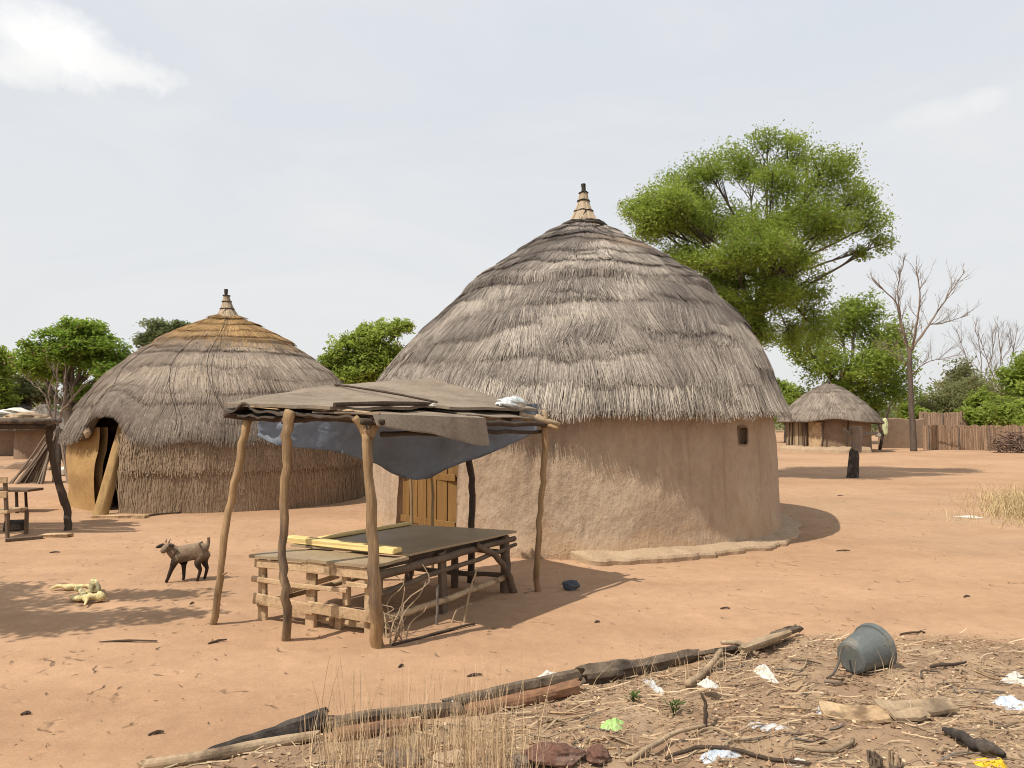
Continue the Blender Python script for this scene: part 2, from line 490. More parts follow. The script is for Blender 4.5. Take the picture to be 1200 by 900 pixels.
L.new(ramp(N, L, f1, .25, .75, .88, 1.10), g1.inputs[0]); L.new(ramp(N, L, f2, .25, .75, .86, 1.12), g1.inputs[1])
g2 = N.new('ShaderNodeMath'); g2.operation = 'MULTIPLY'; L.new(g1.outputs[0], g2.inputs[0]); L.new(ramp(N, L, f3, .3, .7, .92, 1.06), g2.inputs[1])
cc = N.new('ShaderNodeCombineColor')
for i in range(3): L.new(g2.outputs[0], cc.inputs[i])
L.new(mixc(N, L, 1.0, a.outputs['Color'], cc.outputs[0], 'MULTIPLY'), B.inputs['Base Color'])
B.inputs['Roughness'].default_value = 1; B.inputs['Specular IOR Level'].default_value = .05
vo = N.new('ShaderNodeTexVoronoi'); vo.inputs['Scale'].default_value = 2.6; vo.inputs['Randomness'].default_value = 1.0
wv = N.new('ShaderNodeVectorMath'); wv.operation = 'ADD'; nd = N.new('ShaderNodeTexNoise'); nd.inputs['Scale'].default_value = 3.0; L.new(co, nd.inputs['Vector'])
L.new(co, wv.inputs[0]); L.new(nd.outputs['Color'], wv.inputs[1]); L.new(wv.outputs[0], vo.inputs['Vector'])
foot = ramp(N, L, vo.outputs['Distance'], .05, .22)            # scuffs and footprints: shallow dents
fm = nz(N, L, co, .55, 3); fg_ = N.new('ShaderNodeMath'); fg_.operation = 'MULTIPLY'; L.new(foot, fg_.inputs[0]); L.new(ramp(N, L, fm, .4, .6), fg_.inputs[1])
b0 = N.new('ShaderNodeBump'); b0.inputs['Strength'].default_value = .9; b0.inputs['Distance'].default_value = .035; L.new(fg_.outputs[0], b0.inputs['Height'])
b1 = N.new('ShaderNodeBump'); L.new(b0.outputs[0], b1.inputs['Normal']); b1.inputs['Strength'].default_value = .35; b1.inputs['Distance'].default_value = .03; L.new(f1, b1.inputs['Height'])
b2 = N.new('ShaderNodeBump'); b2.inputs['Strength'].default_value = .35; b2.inputs['Distance'].default_value = .01; L.new(f2, b2.inputs['Height'])
L.new(b1.outputs[0], b2.inputs['Normal']); L.new(b2.outputs[0], B.inputs['Normal'])
go = build('ground', V, F, mg, T, smooth=True)
go['kind'] = 'structure'

# ------------------------------------------------------------------ thatch
def thatch(root, c, prof, colfun, nc=14, per_m=95, wid=.022, length=.75, seed=1, name='roof', fringe=.10, lift=.05,
           eave_dz=None, lean=.25, thick=.16, capfun=None, inner=.55, rag=.12, mat=None, shape=None, skew=0, stub=.5):
    rng = np.random.default_rng(seed)
    prof = np.array(prof, float); rr, zz = prof[:, 0], prof[:, 1]
    ds = np.hypot(np.diff(rr), np.diff(zz)); S = np.concatenate([[0], np.cumsum(ds)]); TOT = S[-1]
    ss = np.linspace(0, TOT, 400)
    # smooth profile
    rs = np.interp(ss, S, rr); zs = np.interp(ss, S, zz)
    k = np.ones(25) / 25
    rp = np.convolve(np.pad(rs, 12, mode='reflect', reflect_type='odd'), k, 'valid'); zp = np.convolve(np.pad(zs, 12, mode='reflect', reflect_type='odd'), k, 'valid')
    tr = np.gradient(rp, ss); tz = np.gradient(zp, ss); ln = np.hypot(tr, tz); tr /= ln; tz /= ln
    def pos(th, s, off):
        sc = np.clip(s, 0, TOT); ex = s - sc
        r = np.interp(sc, ss, rp); z = np.interp(sc, ss, zp)
        a = np.interp(sc, ss, tr); b = np.interp(sc, ss, tz)
        lump = .05 * fbm(np.cos(th) * 2.2 + 7 + s * .5, np.sin(th) * 2.2 + s * .9, seed + 3, 3)
        o = off + lump
        if capfun is not None: o = o + capfun(s, th)
        if shape is not None: r = r * shape(s / TOT, th)
        r = r + (-b) * o + ex * a * .6; z = z + a * o + ex * b - np.abs(ex) * .15
        if eave_dz is not None: z = z + eave_dz(th) * sstep(.62, 1.0, s / TOT)
        return np.stack([c[0] + r * np.sin(th) + skew * np.clip(1 - s / TOT, 0, 1) ** 1.1, c[1] - r * np.cos(th), z], -1)
    VV = []; FF = []; TT = []; base = 0
    # under layer: a closed skin with thickness
    nth, ns = 160, 60
    thg = np.linspace(-np.pi, np.pi, nth, endpoint=False)
    sg = np.linspace(0.0, TOT, ns)
    A, Sg = np.meshgrid(thg, sg)
    Pt = pos(A, Sg, np.full_like(A, -.01)).reshape(-1, 3)
    idx = np.arange(nth * ns).reshape(ns, nth)
    i2 = np.roll(idx, -1, 1)
    Fq = np.stack([idx[:-1].ravel(), idx[1:].ravel(), i2[1:].ravel(), i2[:-1].ravel()], 1)
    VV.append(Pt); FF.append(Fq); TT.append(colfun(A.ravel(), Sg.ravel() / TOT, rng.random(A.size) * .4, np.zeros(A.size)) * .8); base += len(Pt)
    Pi = pos(A, Sg, np.full_like(A, -thick)).reshape(-1, 3)
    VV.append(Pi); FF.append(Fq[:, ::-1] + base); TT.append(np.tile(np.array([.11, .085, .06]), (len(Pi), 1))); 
    rim = np.stack([idx[-1], i2[-1], i2[-1] + base, idx[-1] + base], 1); FF.append(rim)
    base += len(Pi)
    for kx in range(nc):
        sb = TOT * (kx + 1 + (rng.uniform(-.25, .25) if kx < nc - 1 else 0)) / nc
        last = kx == nc - 1
        rad = np.interp(sb, ss, rp)
        n = int(2 * np.pi * max(rad, .2) * per_m * (1.35 if last else 1))
        th = rng.uniform(-np.pi, np.pi, n)
        wave = rag * fbm(th * rad * .9, np.full(n, kx * 9.7), seed + 11, 3) + .05 * rng.standard_normal(n) * length
        clump = vn(th * rad * 3.5, np.full(n, kx * 3.3), seed + 5)
        tip = sb + wave + (clump - .5) * .10
        # parts of a course are worn away, so its edge does not show
        worn = sstep(.46, .70, .7 * vn(th * rad * .5 + 3, np.full(n, kx * 5.1), seed + 8) + .3 * vn(th * rad * 2.2, np.full(n, kx * 2.1), seed + 9))
        if last: tip = TOT + fringe * (rng.random(n) ** 1.3) * (.4 + clump); worn = np.ones(n)
        else: tip = np.minimum(tip, TOT)
        ll = length * rng.uniform(.7, 1.15, n) * (stub + (1 - stub) * sstep(.48, .74, tip / TOT))
        root_s = np.maximum(tip - ll, .0)
        h = (.55 + .45 * sstep(.45, .75, tip / TOT)) * (lift * (.28 + .9 * worn)) * rng.uniform(.35, 1.2, n) + (.032 * clump * worn)
        dth = (lean * fbm(th * rad * .5, np.full(n, kx * 1.7), seed + 21, 2) + .10 * rng.standard_normal(n)) * (tip - root_s) / max(rad, .4)
        ww = wid * rng.uniform(.6, 1.5, n) / np.maximum(rad, .3) * .5
        rnd = rng.random(n); tl = rng.uniform(-.002, .002, n)
        colr = colfun(th, tip / TOT, rnd, clump)
        dark_gap = rng.random(n) < .05 + .12 * (vn(th * rad * 5, np.full(n, kx * 4.1), seed + 15) > .72)  # random dark strands; clumped ones paint the shade of missing tufts
        colr = np.where(dark_gap[:, None], colr * .5, colr) * (1 + .13 * rng.standard_normal(n).clip(-2, 2))[:, None]
        rows = []
        for t, wf, ho in ((0, 1.0, .004), (.55, 1.0, .55), (1.0, .35, 1.0)):
            s_ = root_s + (tip - root_s) * t
            tc_ = th + dth * t
            o_ = .004 + h * ho
            rows.append(pos(tc_ - ww * wf, s_, o_ - tl)); rows.append(pos(tc_ + ww * wf, s_, o_ + tl))
        Vn = np.stack(rows, 1).reshape(-1, 3)
        b = np.arange(n)[:, None] * 6 + base
        FF.append(b + np.array([[0, 2, 3, 1]])); FF.append(b + np.array([[2, 4, 5, 3]]))
        VV.append(Vn); TT.append(np.repeat(colr, 6, 0)); base += len(Vn)
    return build(name, np.concatenate(VV), np.concatenate(FF), mat or M['thatch'], np.concatenate(TT), root)

def lerp(a, b, t): return np.asarray(a)[None, :] * (1 - t[:, None]) + np.asarray(b)[None, :] * t[:, None]

def huts_cols(dark, mid, light, seed, extra=None):
    def f(th, s, rnd, cl):
        p = np.clip(.5 + 1.3 * fbm(np.cos(th) * 3 + s * 3, np.sin(th) * 3 + s * 9, seed, 4), 0, 1)
        band = vn(s * 22 + .6 * fbm(th * 1.5, s * 3, seed + 2, 2), th * .7, seed + 4)
        t = np.clip(.70 * p + .28 * band + .5 * (rnd - .5), 0, 1)
        c = lerp(dark, mid, np.clip(t * 2, 0, 1)); c = c * (1 - np.clip(t * 2 - 1, 0, 1)[:, None]) + np.asarray(light)[None] * np.clip(t * 2 - 1, 0, 1)[:, None]
        if extra: c = extra(th, s, rnd, cl, c)
        return c
    return f

# ------------------------------------------------------------------ mud wall ring
def ringwall(root, name, c, rbot, rtop, z1, mat, opens=(), th0=-math.pi, th1=math.pi, lump=.03, wave=None, depth=.22, seed=3, dth=.025, dz=.07):
    """vertical round wall with real openings (thA, thB, zA, zB) and their reveals"""
    ths = list(np.arange(th0, th1 + 1e-6, dth)); zs = list(np.arange(0, z1 + 1e-6, dz))
    zs[-1] = z1; zs[0] = -.08
    for (a, b, za, zb) in opens:
        ths = [t for t in ths if min(abs(t - a), abs(t - b)) > dth * .4] + [a, b]
        zs = [z for z in zs if min(abs(z - za), abs(z - zb)) > dz * .4] + [za, zb]
    ths = np.array(sorted(ths)); zs = np.array(sorted(zs))
    A, Z = np.meshgrid(ths, zs)
    t = np.clip(Z / z1, 0, 1)
    def rad(A, Z, t):
        r = rbot + (rtop - rbot) * t
        ax = np.cos(A) * 4 * rbot / 3; ay = np.sin(A) * 4 * rbot / 3
        r = r + lump * fbm(ax * .8 + Z * .9, ay * .8 - Z * .6, seed, 4) + .012 * fbm(ax * 5, ay * 5 + Z * 3, seed + 1, 2)
        if wave: r = r + wave(A, Z)
        return r
    Rr = rad(A, Z, t)
    def pt(r, A, Z): return np.stack([c[0] + r * np.sin(A), c[1] - r * np.cos(A), Z], -1)
    Vw = pt(Rr, A, Z).reshape(-1, 3)
    n = len(ths); ids = np.arange(Vw.shape[0]).reshape(len(zs), n)
    faces = []
    for j in range(len(zs) - 1):
        for i in range(n - 1):
            am = (ths[i] + ths[i + 1]) / 2; zm = (zs[j] + zs[j + 1]) / 2
            if any(a < am < b and za < zm < zb for (a, b, za, zb) in opens): continue
            faces.append((ids[j, i], ids[j, i + 1], ids[j + 1, i + 1], ids[j + 1, i]))
    Vl = [Vw]; base = len(Vw)
    # inner skin so that the wall has thickness, then the reveals
    Vi = pt(Rr - depth, A, Z).reshape(-1, 3); Vl.append(Vi)
    faces += [tuple(i + base for i in f[::-1]) for f in list(faces)]
    for (a, b, za, zb) in opens:
        i0, i1 = int(np.argmin(abs(ths - a))), int(np.argmin(abs(ths - b))); j0, j1 = int(np.argmin(abs(zs - za))), int(np.argmin(abs(zs - zb)))
        loop = [ids[j0, i] for i in range(i0, i1)] + [ids[j, i1] for j in range(j0, j1)] + [ids[j1, i] for i in range(i1, i0, -1)] + [ids[j, i0] for j in range(j1, j0, -1)]
        for q in range(len(loop)):
            p1, p2 = loop[q], loop[(q + 1) % len(loop)]
            faces.append((p1, p1 + base, p2 + base, p2))
    return build(name, np.concatenate(Vl), [tuple(int(i) for i in f) for f in faces], mat, None, root, smooth=True)

def th_of(c, Rw, px):
    """angle on a round wall seen at picture column px"""
    u = (px - CX) / FPX
    d = np.array([u, 1]) / math.hypot(u, 1); cc = np.array(c[:2])
    b = d @ cc; q = cc @ cc - Rw * Rw; disc = b * b - q
    t = b - math.sqrt(max(disc, 0)); p = d * t
    return math.atan2(p[0] - c[0], -(p[1] - c[1]))

# ================================================================== BIG HUT
BC = (1.12, 14.12)
hut = thing('round_hut', (BC[0], BC[1], 0), 'large round mud hut with shaggy grey thatched roof, in the middle', 'hut')
RW = 3.71
d0, d1 = th_of(BC, RW, 466), th_of(BC, RW, 534)
w0 = th_of(BC, RW, 868); w1 = th_of(BC, RW, 879)
def bigwave(A, Z):
    # rain runs in the plaster: narrow vertical furrows under the eave
    run = vn(A * 26, Z * .35, 61); band = sstep(.75, 1.25, Z + .25 * vn(A * 5, Z * 0, 62)) * sstep(1.95, 1.6, Z)
    low = sstep(.35, .0, Z) * .05
    return -.035 * sstep(.55, .85, run) * band + low + .02 * fbm(A * 14, Z * 2.2, 65, 3)
ringwall(hut, 'wall', BC, 3.73, 3.62, 2.2, M['mud'], [(d0, d1, .03, 1.78), (w0, w1, 1.53, 1.80)], wave=bigwave, dth=.011, dz=.035, lump=.035)
# window: a small frame of mud set in the opening
def on_wall(c, r, th, z): return Vector((c[0] + r * math.sin(th), c[1] - r * math.cos(th), z))
mb = MB()
lp_ = [on_wall(BC, 3.655 + .03 * 0, a, z) for a, z in ((w0, 1.54), ((w0 + w1) / 2, 1.525), (w1, 1.54), (w1 + .002, 1.66), (w1, 1.79), ((w0 + w1) / 2, 1.805), (w0, 1.79), (w0 - .002, 1.66), (w0, 1.54))]
mb.tube(lp_, .016, 6, jit=.15, sub=3)
wo = mb.build('window', M['mudbrown'], hut)
# door leaf: vertical planks with a ledge, set back in its opening
door = MB()
k = 6
for i in range(k):
    a = d0 + (d1 - d0) * (i + .04) / k; b = d0 + (d1 - d0) * (i + .96) / k
    p = on_wall(BC, 3.60, a, .9); q = on_wall(BC, 3.60, b, .9)
    dv = (q - p); L0 = dv.length; x_ = dv.normalized(); y_ = Vector((0, 0, 1)).cross(x_)
    door.box((p + q) / 2 + y_ * random.uniform(-.005, .005), (L0, .035, 1.72), Matrix((x_, y_, Vector((0, 0, 1)))).transposed(), .003)
do = door.build('door', M['doorwood'], hut)
for z in (.35, 1.05, 1.5):
    led = MB(); led.bar(on_wall(BC, 3.655, d0 + .01, z), on_wall(BC, 3.655, d1 - .01, z), .03, .1, jit=.003)
    led.build('ledge', M['doorwood'], do)

bigprof = [(.10, 5.66), (.36, 5.52), (1.24, 5.02), (2.04, 4.40), (2.74, 3.80), (3.28, 3.20), (3.64, 2.60), (3.87, 2.02)]
def bigcap(s, th):
    edge = 2.62 + .12 * fbm(th * 2, th * 0, 77, 2)
    return .075 * sstep(edge + .03, edge - .03, s) * (.35 + .65 * sstep(.3, .6, vn(th * 1.6, th * 0, 78)))
def bigextra(th, s, rnd, cl, c):
    # darker old cap, sandy band under it, bleached eave
    cap = (sstep(.44, .37, s + .02 * (cl - .5)) * sstep(.16, .26, s) * np.clip(.5 + 1.2 * fbm(th * 1.3, s * 6, 81, 3), 0, 1))[:, None]
    c = c * (1 - cap) + c * .62 * cap
    ring = (np.exp(-((s - .27) / .03) ** 2) * sstep(-.2, .5, th) * .6)[:, None]
    c = c * (1 - ring) + np.array([.34, .245, .165]) * ring
    eave = (sstep(.93, 1.0, s) * (rnd > .3))[:, None] * .75
    return c * (1 - eave) + np.array([.47, .405, .325]) * eave
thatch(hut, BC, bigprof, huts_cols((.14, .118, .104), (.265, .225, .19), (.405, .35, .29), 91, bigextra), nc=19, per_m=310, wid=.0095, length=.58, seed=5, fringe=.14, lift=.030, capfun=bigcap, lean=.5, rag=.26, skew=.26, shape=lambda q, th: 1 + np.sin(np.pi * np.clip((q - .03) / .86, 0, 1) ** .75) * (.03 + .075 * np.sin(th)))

def finial(root, c, z0, z1, r0, tip_h, seed=0, lean=(.0, 0)):
    mb = MB(); H = z1 - z0
    pr = [(r0 * 1.0, z0 - .10), (r0 * .92, z0 + .02), (r0 * .55, z0 + H * .30), (r0 * .33, z0 + H * .55), (r0 * .23, z0 + H * .78), (r0 * .15, z1 - tip_h)]
    rng = random.Random(seed)
    for i in range(46):                          # bundle of straw stems drawn together
        a = 2 * math.pi * i / 46 + rng.uniform(-.05, .05)
        pts = [Vector((c[0] + r * math.sin(a) * rng.uniform(.92, 1.06) + lean[0] * (z - z0) / H, c[1] - r * math.cos(a) * rng.uniform(.92, 1.06), z)) for r, z in pr]
        cc = random.choice(((.40, .31, .21), (.30, .23, .155), (.46, .37, .27)))
        mb.tube(pts, [r0 * .13, r0 * .12, r0 * .085, r0 * .06, r0 * .045, r0 * .03], 5, tint=cc)
    f = mb.build('finial', M['thatch'], root)
    ti = MB(); ti.tube([(c[0] + lean[0] * .8, c[1], z1 - tip_h * 1.3), (c[0] + lean[0] * .95, c[1], z1 - tip_h * .5), (c[0] + lean[0], c[1], z1)], [r0 * .17, r0 * .15, r0 * .17], 8, jit=.15)
    ti.build('tip', M['char'], f)
    bd = MB()
    for zf, rf in ((.02, .99), (.33, .62), (.58, .40), (.78, .30)):
        z = z0 + H * zf; r = r0 * rf
        bd.tube([(c[0] + r * math.sin(2 * math.pi * i / 20) + lean[0] * zf, c[1] - r * math.cos(2 * math.pi * i / 20), z + rng.uniform(-.012, .012)) for i in range(21)], .013, 5)
    # a twine running down the slope
    bd.tube([(c[0] + r0 * .1, c[1] - r0 * .62, z0 + H * .33), (c[0] - r0 * .3, c[1] - r0 * 1.0, z0)], .010, 4)
    bd.build('binding', M['char'], f)
BT = (BC[0] + .255, BC[1])
finial(hut, BT, 5.62, 6.42, .29, .17, 1)
rp = MB()                                          # rope ring where finial meets thatch
for j in range(2):
    rp.tube([(BT[0] + (.40 + .03 * j) * math.sin(2 * math.pi * i / 28), BT[1] - (.40 + .03 * j) * math.cos(2 * math.pi * i / 28), 5.62 - .03 * j + random.uniform(-.012, .012)) for i in range(29)], .028, 6)
rp.build('ring', M['char'], hut)
# low plinth of dried mud round the right foot of the wall
pl_t0 = th_of(BC, RW, 668); pl_t1 = 1.62
n = 90; Vp = []; Fp = []
for i in range(n + 1):
    t = i / n; a = pl_t0 + (pl_t1 - pl_t0) * t
    wd = (.34 + .20 * float(fbm(a * 7, 0.3, 5, 3)) + .05 * float(fbm(a * 40, 0, 6, 2))) * float(sstep(0, .05, t))
    hh = .085 + .035 * float(fbm(a * 9, 2.2, 7, 3))
    for r, z in ((3.60, hh + .05), (3.74, hh + .035), (3.76 + wd * .55, hh + .012 * float(fbm(a * 20, 1, 9, 2))), (3.76 + wd * .95, hh * .85), (3.76 + wd, hh * .5), (3.76 + wd * .96, -.04)):
        Vp.append((BC[0] + r * math.sin(a), BC[1] - r * math.cos(a), z))
for i in range(n):
    for k in range(5): Fp.append((i * 6 + k, (i + 1) * 6 + k, (i + 1) * 6 + k + 1, i * 6 + k + 1))
build('plinth', np.array(Vp), Fp, M['mudpale'], None, hut)

# ================================================================== LEFT HUT
LC = (-7.0, 18.2)
lhut = thing('round_hut', (LC[0], LC[1], 0), 'round hut with straw walls, golden thatch cap and sheet leaning at its doorway', 'hut')
RL = 3.34
ld0, ld1 = th_of(LC, RL, 114), th_of(LC, RL, 140)
le0 = th_of(LC, RL, 84)
def lwave(A, Z): return .05 * np.sin(Z * 4.2 + A * 3) * sstep(ld1 + .05, ld0, A) + .03 * fbm(A * 6, Z * 2, 15, 3)
mudpart = ringwall(lhut, 'mud_wall', LC, 3.34, 3.26, 1.72, M['mudorange'], [], th0=le0 - .9, th1=ld0, wave=lwave, dth=.02, depth=.18)
core = ringwall(lhut, 'wall', LC, 3.30, 3.20, 1.58, M['mudbrown'], [], th0=ld1, th1=le0 - .9 + 2 * math.pi, dth=.03, depth=.18)
# grass mats tied round the wall, in two overlapping courses
rng = np.random.default_rng(44)
VV = []; FF = []; TT = []; base = 0
for (za, zb, nst, off) in ((-.02, .98, 11000, .03), (.84, 1.56, 9000, .035)):
    th = rng.uniform(ld1 + .03, ld1 + 3.6, nst)
    bot = za + .05 * rng.standard_normal(nst) * (za > 0) + .03 * rng.random(nst) + (rng.random(nst) < .5) * rng.random(nst) * .55; top = np.minimum(bot + rng.uniform(.35, .9, nst), zb) + .05 * rng.standard_normal(nst)
    o1 = 3.34 + off * .6 + .018 * rng.random(nst) + .04 * fbm(th * 9, th * 0, 71, 3)
    dth = .022 * rng.standard_normal(nst); ww = .0075 * rng.uniform(.6, 1.6, nst) / 3.3
    cl = vn(th * 14, th * 0 + za, 72); rnd = rng.random(nst)
    cA = lerp((.215, .155, .105), (.365, .272, .185), np.clip(.45 * cl + .65 * rnd, 0, 1))
    rows = []; cols = []
    for t in (0, .5, 1):
        z = bot + (top - bot) * t
        o = o1 + .02 * rng.standard_normal(nst) * .4 + (.05 * (1 - t) if za > 0 else .02 * (1 - t))
        for sgn in (-1, 1):
            A_ = th + dth * t + sgn * ww
            rows.append(np.stack([LC[0] + o * np.sin(A_), LC[1] - o * np.cos(A_), z], -1))
            # the mats are browner in uneven patches
            pt = np.clip(.6 + .9 * fbm(th * 4, z * 1.6, 73, 3), 0, 1)[:, None]
            cols.append(cA * (1 - .3 * pt) + np.array([.19, .125, .075]) * .3 * pt)
    VV.append(np.stack(rows, 1).reshape(-1, 3)); TT.append(np.stack(cols, 1).reshape(-1, 3))
    b = np.arange(nst)[:, None] * 6 + base
    FF += [b + np.array([[0, 1, 3, 2]]), b + np.array([[2, 3, 5, 4]])]; base += nst * 6
build('straw_mat', np.concatenate(VV), np.concatenate(FF), M['thatch'], np.concatenate(TT), lhut)
leftprof = [(.12, 4.38), (.42, 4.26), (1.28, 3.86), (2.06, 3.40), (2.64, 2.92), (3.10, 2.30), (3.34, 1.84), (3.46, 1.48)]
dmid = (ld0 + ld1) / 2
def leave(th):
    return .50 * np.exp(-((th - dmid - .01) / .165) ** 4) + .05 * fbm(th * 5, th * 0, 90, 3)
def lcap(s, th):
    e = 1.62 + .10 * fbm(th * 2.3, th * 0, 55, 3)
    return .05 * sstep(e + .02, e - .02, s) + .05 * sstep(3.55 + .1 * fbm(th * 3, th * 0, 57, 2) - .02, 3.55, s) * 0
def lextra(th, s, rnd, cl, c):
    e = .40 + .06 * fbm(th * 2.3, th * 0, 55, 3) + .14 * (rnd - .5)
    cap = .92 * sstep(e + .04, e - .06, s)[:, None]
    gold = lerp((.22, .125, .05), (.42, .265, .115), np.clip(rnd * .7 + .4 * vn(th * 8, s * 14, 66), 0, 1))
    c = c * (1 - cap) + gold * cap
    low = (sstep(.80, .86, s))[:, None] * .55
    c = c * (1 - low) + np.array([.175, .145, .12]) * (.7 + .6 * rnd[:, None]) * low
    return c
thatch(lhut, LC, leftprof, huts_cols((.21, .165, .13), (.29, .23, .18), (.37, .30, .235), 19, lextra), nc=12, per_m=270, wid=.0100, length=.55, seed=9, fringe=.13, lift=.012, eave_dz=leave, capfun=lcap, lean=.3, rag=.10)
finial(lhut, LC, 4.34, 5.07, .27, .40, 2, (-.05, 0))
# withy ties running down the roof
tie = MB()
for th, s0, s1 in ((-.05, .35, .95), (.22, .1, .8), (-.5, .4, .8)):
    pts = []
    pf = np.array(leftprof)
    for t in np.linspace(s0, s1, 12):
        q = t * (len(pf) - 1); i = min(int(q), len(pf) - 2); r = pf[i, 0] + (pf[i + 1, 0] - pf[i, 0]) * (q - i); z = pf[i, 1] + (pf[i + 1, 1] - pf[i, 1]) * (q - i)
        a = th + .06 * math.sin(t * 9) + .1 * t
        pts.append((LC[0] + (r + .08) * math.sin(a), LC[1] - (r + .08) * math.cos(a), z + .07))
    tie.tube(pts, .008, 5)
tie.build('tie', M['char'], lhut)
hearth = MB(); hearth.blob(on_wall(LC, 3.42, le0 + (ld0 - le0) * .85, 1.62), (.08, .06, .10), 4, .3)
hearth.build('lump', M['mudpale'], lhut)

# curved sheet leaning beside the doorway
b0 = G(118, 604); t0_ = P(149, 489, b0.y + .75)
axis_ = (t0_ - b0); hgt = axis_.length; az = axis_.normalized()
out = (Vector((0, 0, 0)) - Vector((b0.x, b0.y, 0))).normalized(); axx = out.cross(az).normalized() * -1; ayy = az.cross(axx)
sh = MB(); nu, nv = 12, 16; Vs = []; Fs = []
for layer in (0, 1):
    for j in range(nv + 1):
        for i in range(nu + 1):
            u = i / nu - .5; v = j / nv
            a = u * 2.3
            rr_ = .15 - .022 * layer + .012 * float(fbm(v * 5, u * 4, 12, 2))
            wv = .012 * math.sin(v * 9)
            Vs.append(b0 + az * (hgt * v) + axx * (math.sin(a) * rr_ * (1 - .12 * v)) + ayy * (-math.cos(a) * rr_ + .14 + wv))
m_ = (nu + 1) * (nv + 1)
for j in range(nv):
    for i in range(nu):
        q = j * (nu + 1) + i
        Fs.append((q, q + 1, q + nu + 2, q + nu + 1)); Fs.append((q + m_, q + nu + 1 + m_, q + nu + 2 + m_, q + 1 + m_))
for j in range(nv):
    for i in (0, nu):
        q = j * (nu + 1) + i; Fs.append((q, q + nu + 1, q + nu + 1 + m_, q + m_))
for i in range(nu):
    for j in (0, nv):
        q = j * (nu + 1) + i; Fs.append((q, q + 1, q + 1 + m_, q + m_))
o = build('leaning_sheet', np.array([tuple(p) for p in Vs]), Fs, M['woodorange'], None, None, tuple(b0), smooth=False)
tag(o, 'tall curved orange sheet leaning beside the dark doorway of the straw hut', 'door sheet')

# boards and oddments at the foot of the left hut
def plank(name, pa, pb, w, h, mat, label, cat, lift=.0, group=None):
    pa = Vector(pa); pb = Vector(pb); mb = MB(); mid = (pa + pb) / 2
    mb.bar(pa + Vector((0, 0, h / 2 + lift)), pb + Vector((0, 0, h / 2 + lift)), w, h, jit=.006)
    o = mb.build(name, M[mat], None, (mid.x, mid.y, mid.z)); return tag(o, label, cat, group)
plank('plank', G(110, 607), G(172, 607), .16, .05, 'plank', 'pale plank lying flat on the ground before the straw hut', 'plank')
mb = MB(); mb.tube([G(168, 606, .02), G(195, 603, .025), G(220, 601, .02)], [.02, .017, .012], 6, sub=3, wob=.006)
tag(mb.build('stick', M['darkpole'], None, tuple(G(195, 603))), 'thin dark stick beside the pale plank before the straw hut', 'stick')
mb = MB(); p = G(131, 593); p = Vector((p.x, p.y - .1, p.z)); mb.blob(p + Vector((0, 0, .13)), (.07, .06, .16), 3, .35)
tag(mb.build('white_bag', M['white'], None, tuple(p)), 'small white bag standing at the foot of the orange leaning sheet', 'bag')
mb = MB(); p = G(75, 557); mb.blob(p + Vector((0, 0, .12)), (.26, .18, .15), 8, .3)
tag(mb.build('white_bundle', M['white'], None, tuple(p)), 'white bundle on the ground left of the straw hut', 'bundle')

# ================================================================== STALL SHELTER
SHL = thing('stall_shelter', tuple(G(441, 700)), 'open stall shelter of crooked poles under worn brown roofing sheets', 'shelter')
FLp = P(277, 478, 7.3); FCp = P(437, 486, 6.45); FRp = P(640, 492, 8.4); BRp = P(506, 451, 9.5)
def RP(u, v, dz=0.0):
    p = FLp * (1 - u) * (1 - v) + FCp * u * (1 - v) + BRp * (1 - u) * v + FRp * u * v
    b = (1 - u) * 4 * max(v, 0) * max(1 - v, 0)
    return p + Vector((-.14, .16, .035)) * b + Vector((0, 0, dz))
def crooked(pts, rad, mat, name='pole', parent=SHL, jit=.07, seg=10, wob=.012):
    mb = MB(); mb.tube(pts, [r * .80 for r in rad], seg, jit=jit * 1.3, sub=5, wob=wob); return mb.build(name, M[mat], parent, smooth=True)
def gz(p, d=-.08): return Vector((p.x, p.y, ghf(p.x, p.y) + d))
a = G(249, 731); crooked([gz(a), P(258, 680, 7.12), P(268, 600, 7.16), P(279, 545, 7.2), P(291, 491, 7.25)], [.042, .04, .043, .045, .05], 'pole')
a = G(337, 749); crooked([gz(a), P(335, 700, 6.62), P(331, 640, 6.65), P(335, 560, 6.7), P(336, 510, 6.72), P(340, 483, 6.75)], [.05, .048, .044, .05, .056, .07], 'pole')
pc = G(442, 757)
pC = crooked([gz(pc), P(441, 705, 6.42), P(437, 640, 6.43), P(433, 560, 6.44), P(430, 515, 6.45), P(431, 503, 6.45)], [.072, .068, .06, .052, .058, .055], 'pole')
fk = MB()
fk.tube([P(429, 512, 6.45), P(424, 500, 6.44), P(415, 489, 6.42)], [.04, .038, .032], 8, jit=.08, sub=3)
fk.tube([P(432, 512, 6.45), P(439, 498, 6.47), P(443, 487, 6.5)], [.045, .042, .045], 8, jit=.08, sub=3)
fk.build('fork', M['pole'], pC, smooth=True)
# small knot stub on the left pole
kn = MB(); kn.tube([P(257, 675, 7.12), P(266, 671, 7.1)], [.018, .008], 6); kn.build('stub', M['pole'], SHL)
a = G(630, 692); crooked([gz(a), P(629, 660, 8.42), P(633, 600, 8.42), P(638, 545, 8.42), P(639, 497, 8.42)], [.045, .042, .04, .042, .05], 'pole')
a = Vector((-.50, 8.95, 0)); crooked([gz(a), P(552, 620, 8.95), P(553, 570, 8.95), P(549, 520, 8.95), P(549, 475, 8.95)], [.055, .05, .05, .052, .055], 'darkpole')
for pxa, pxb in ((483, 480), (507, 504)):
    a = P(pxa, 600, 9.3); a.z = 0; crooked([gz(a), P(pxa, 600, 9.3), P(pxb, 500, 9.3), P(pxb, 458, 9.3)], [.026, .024, .024, .022], 'pole')
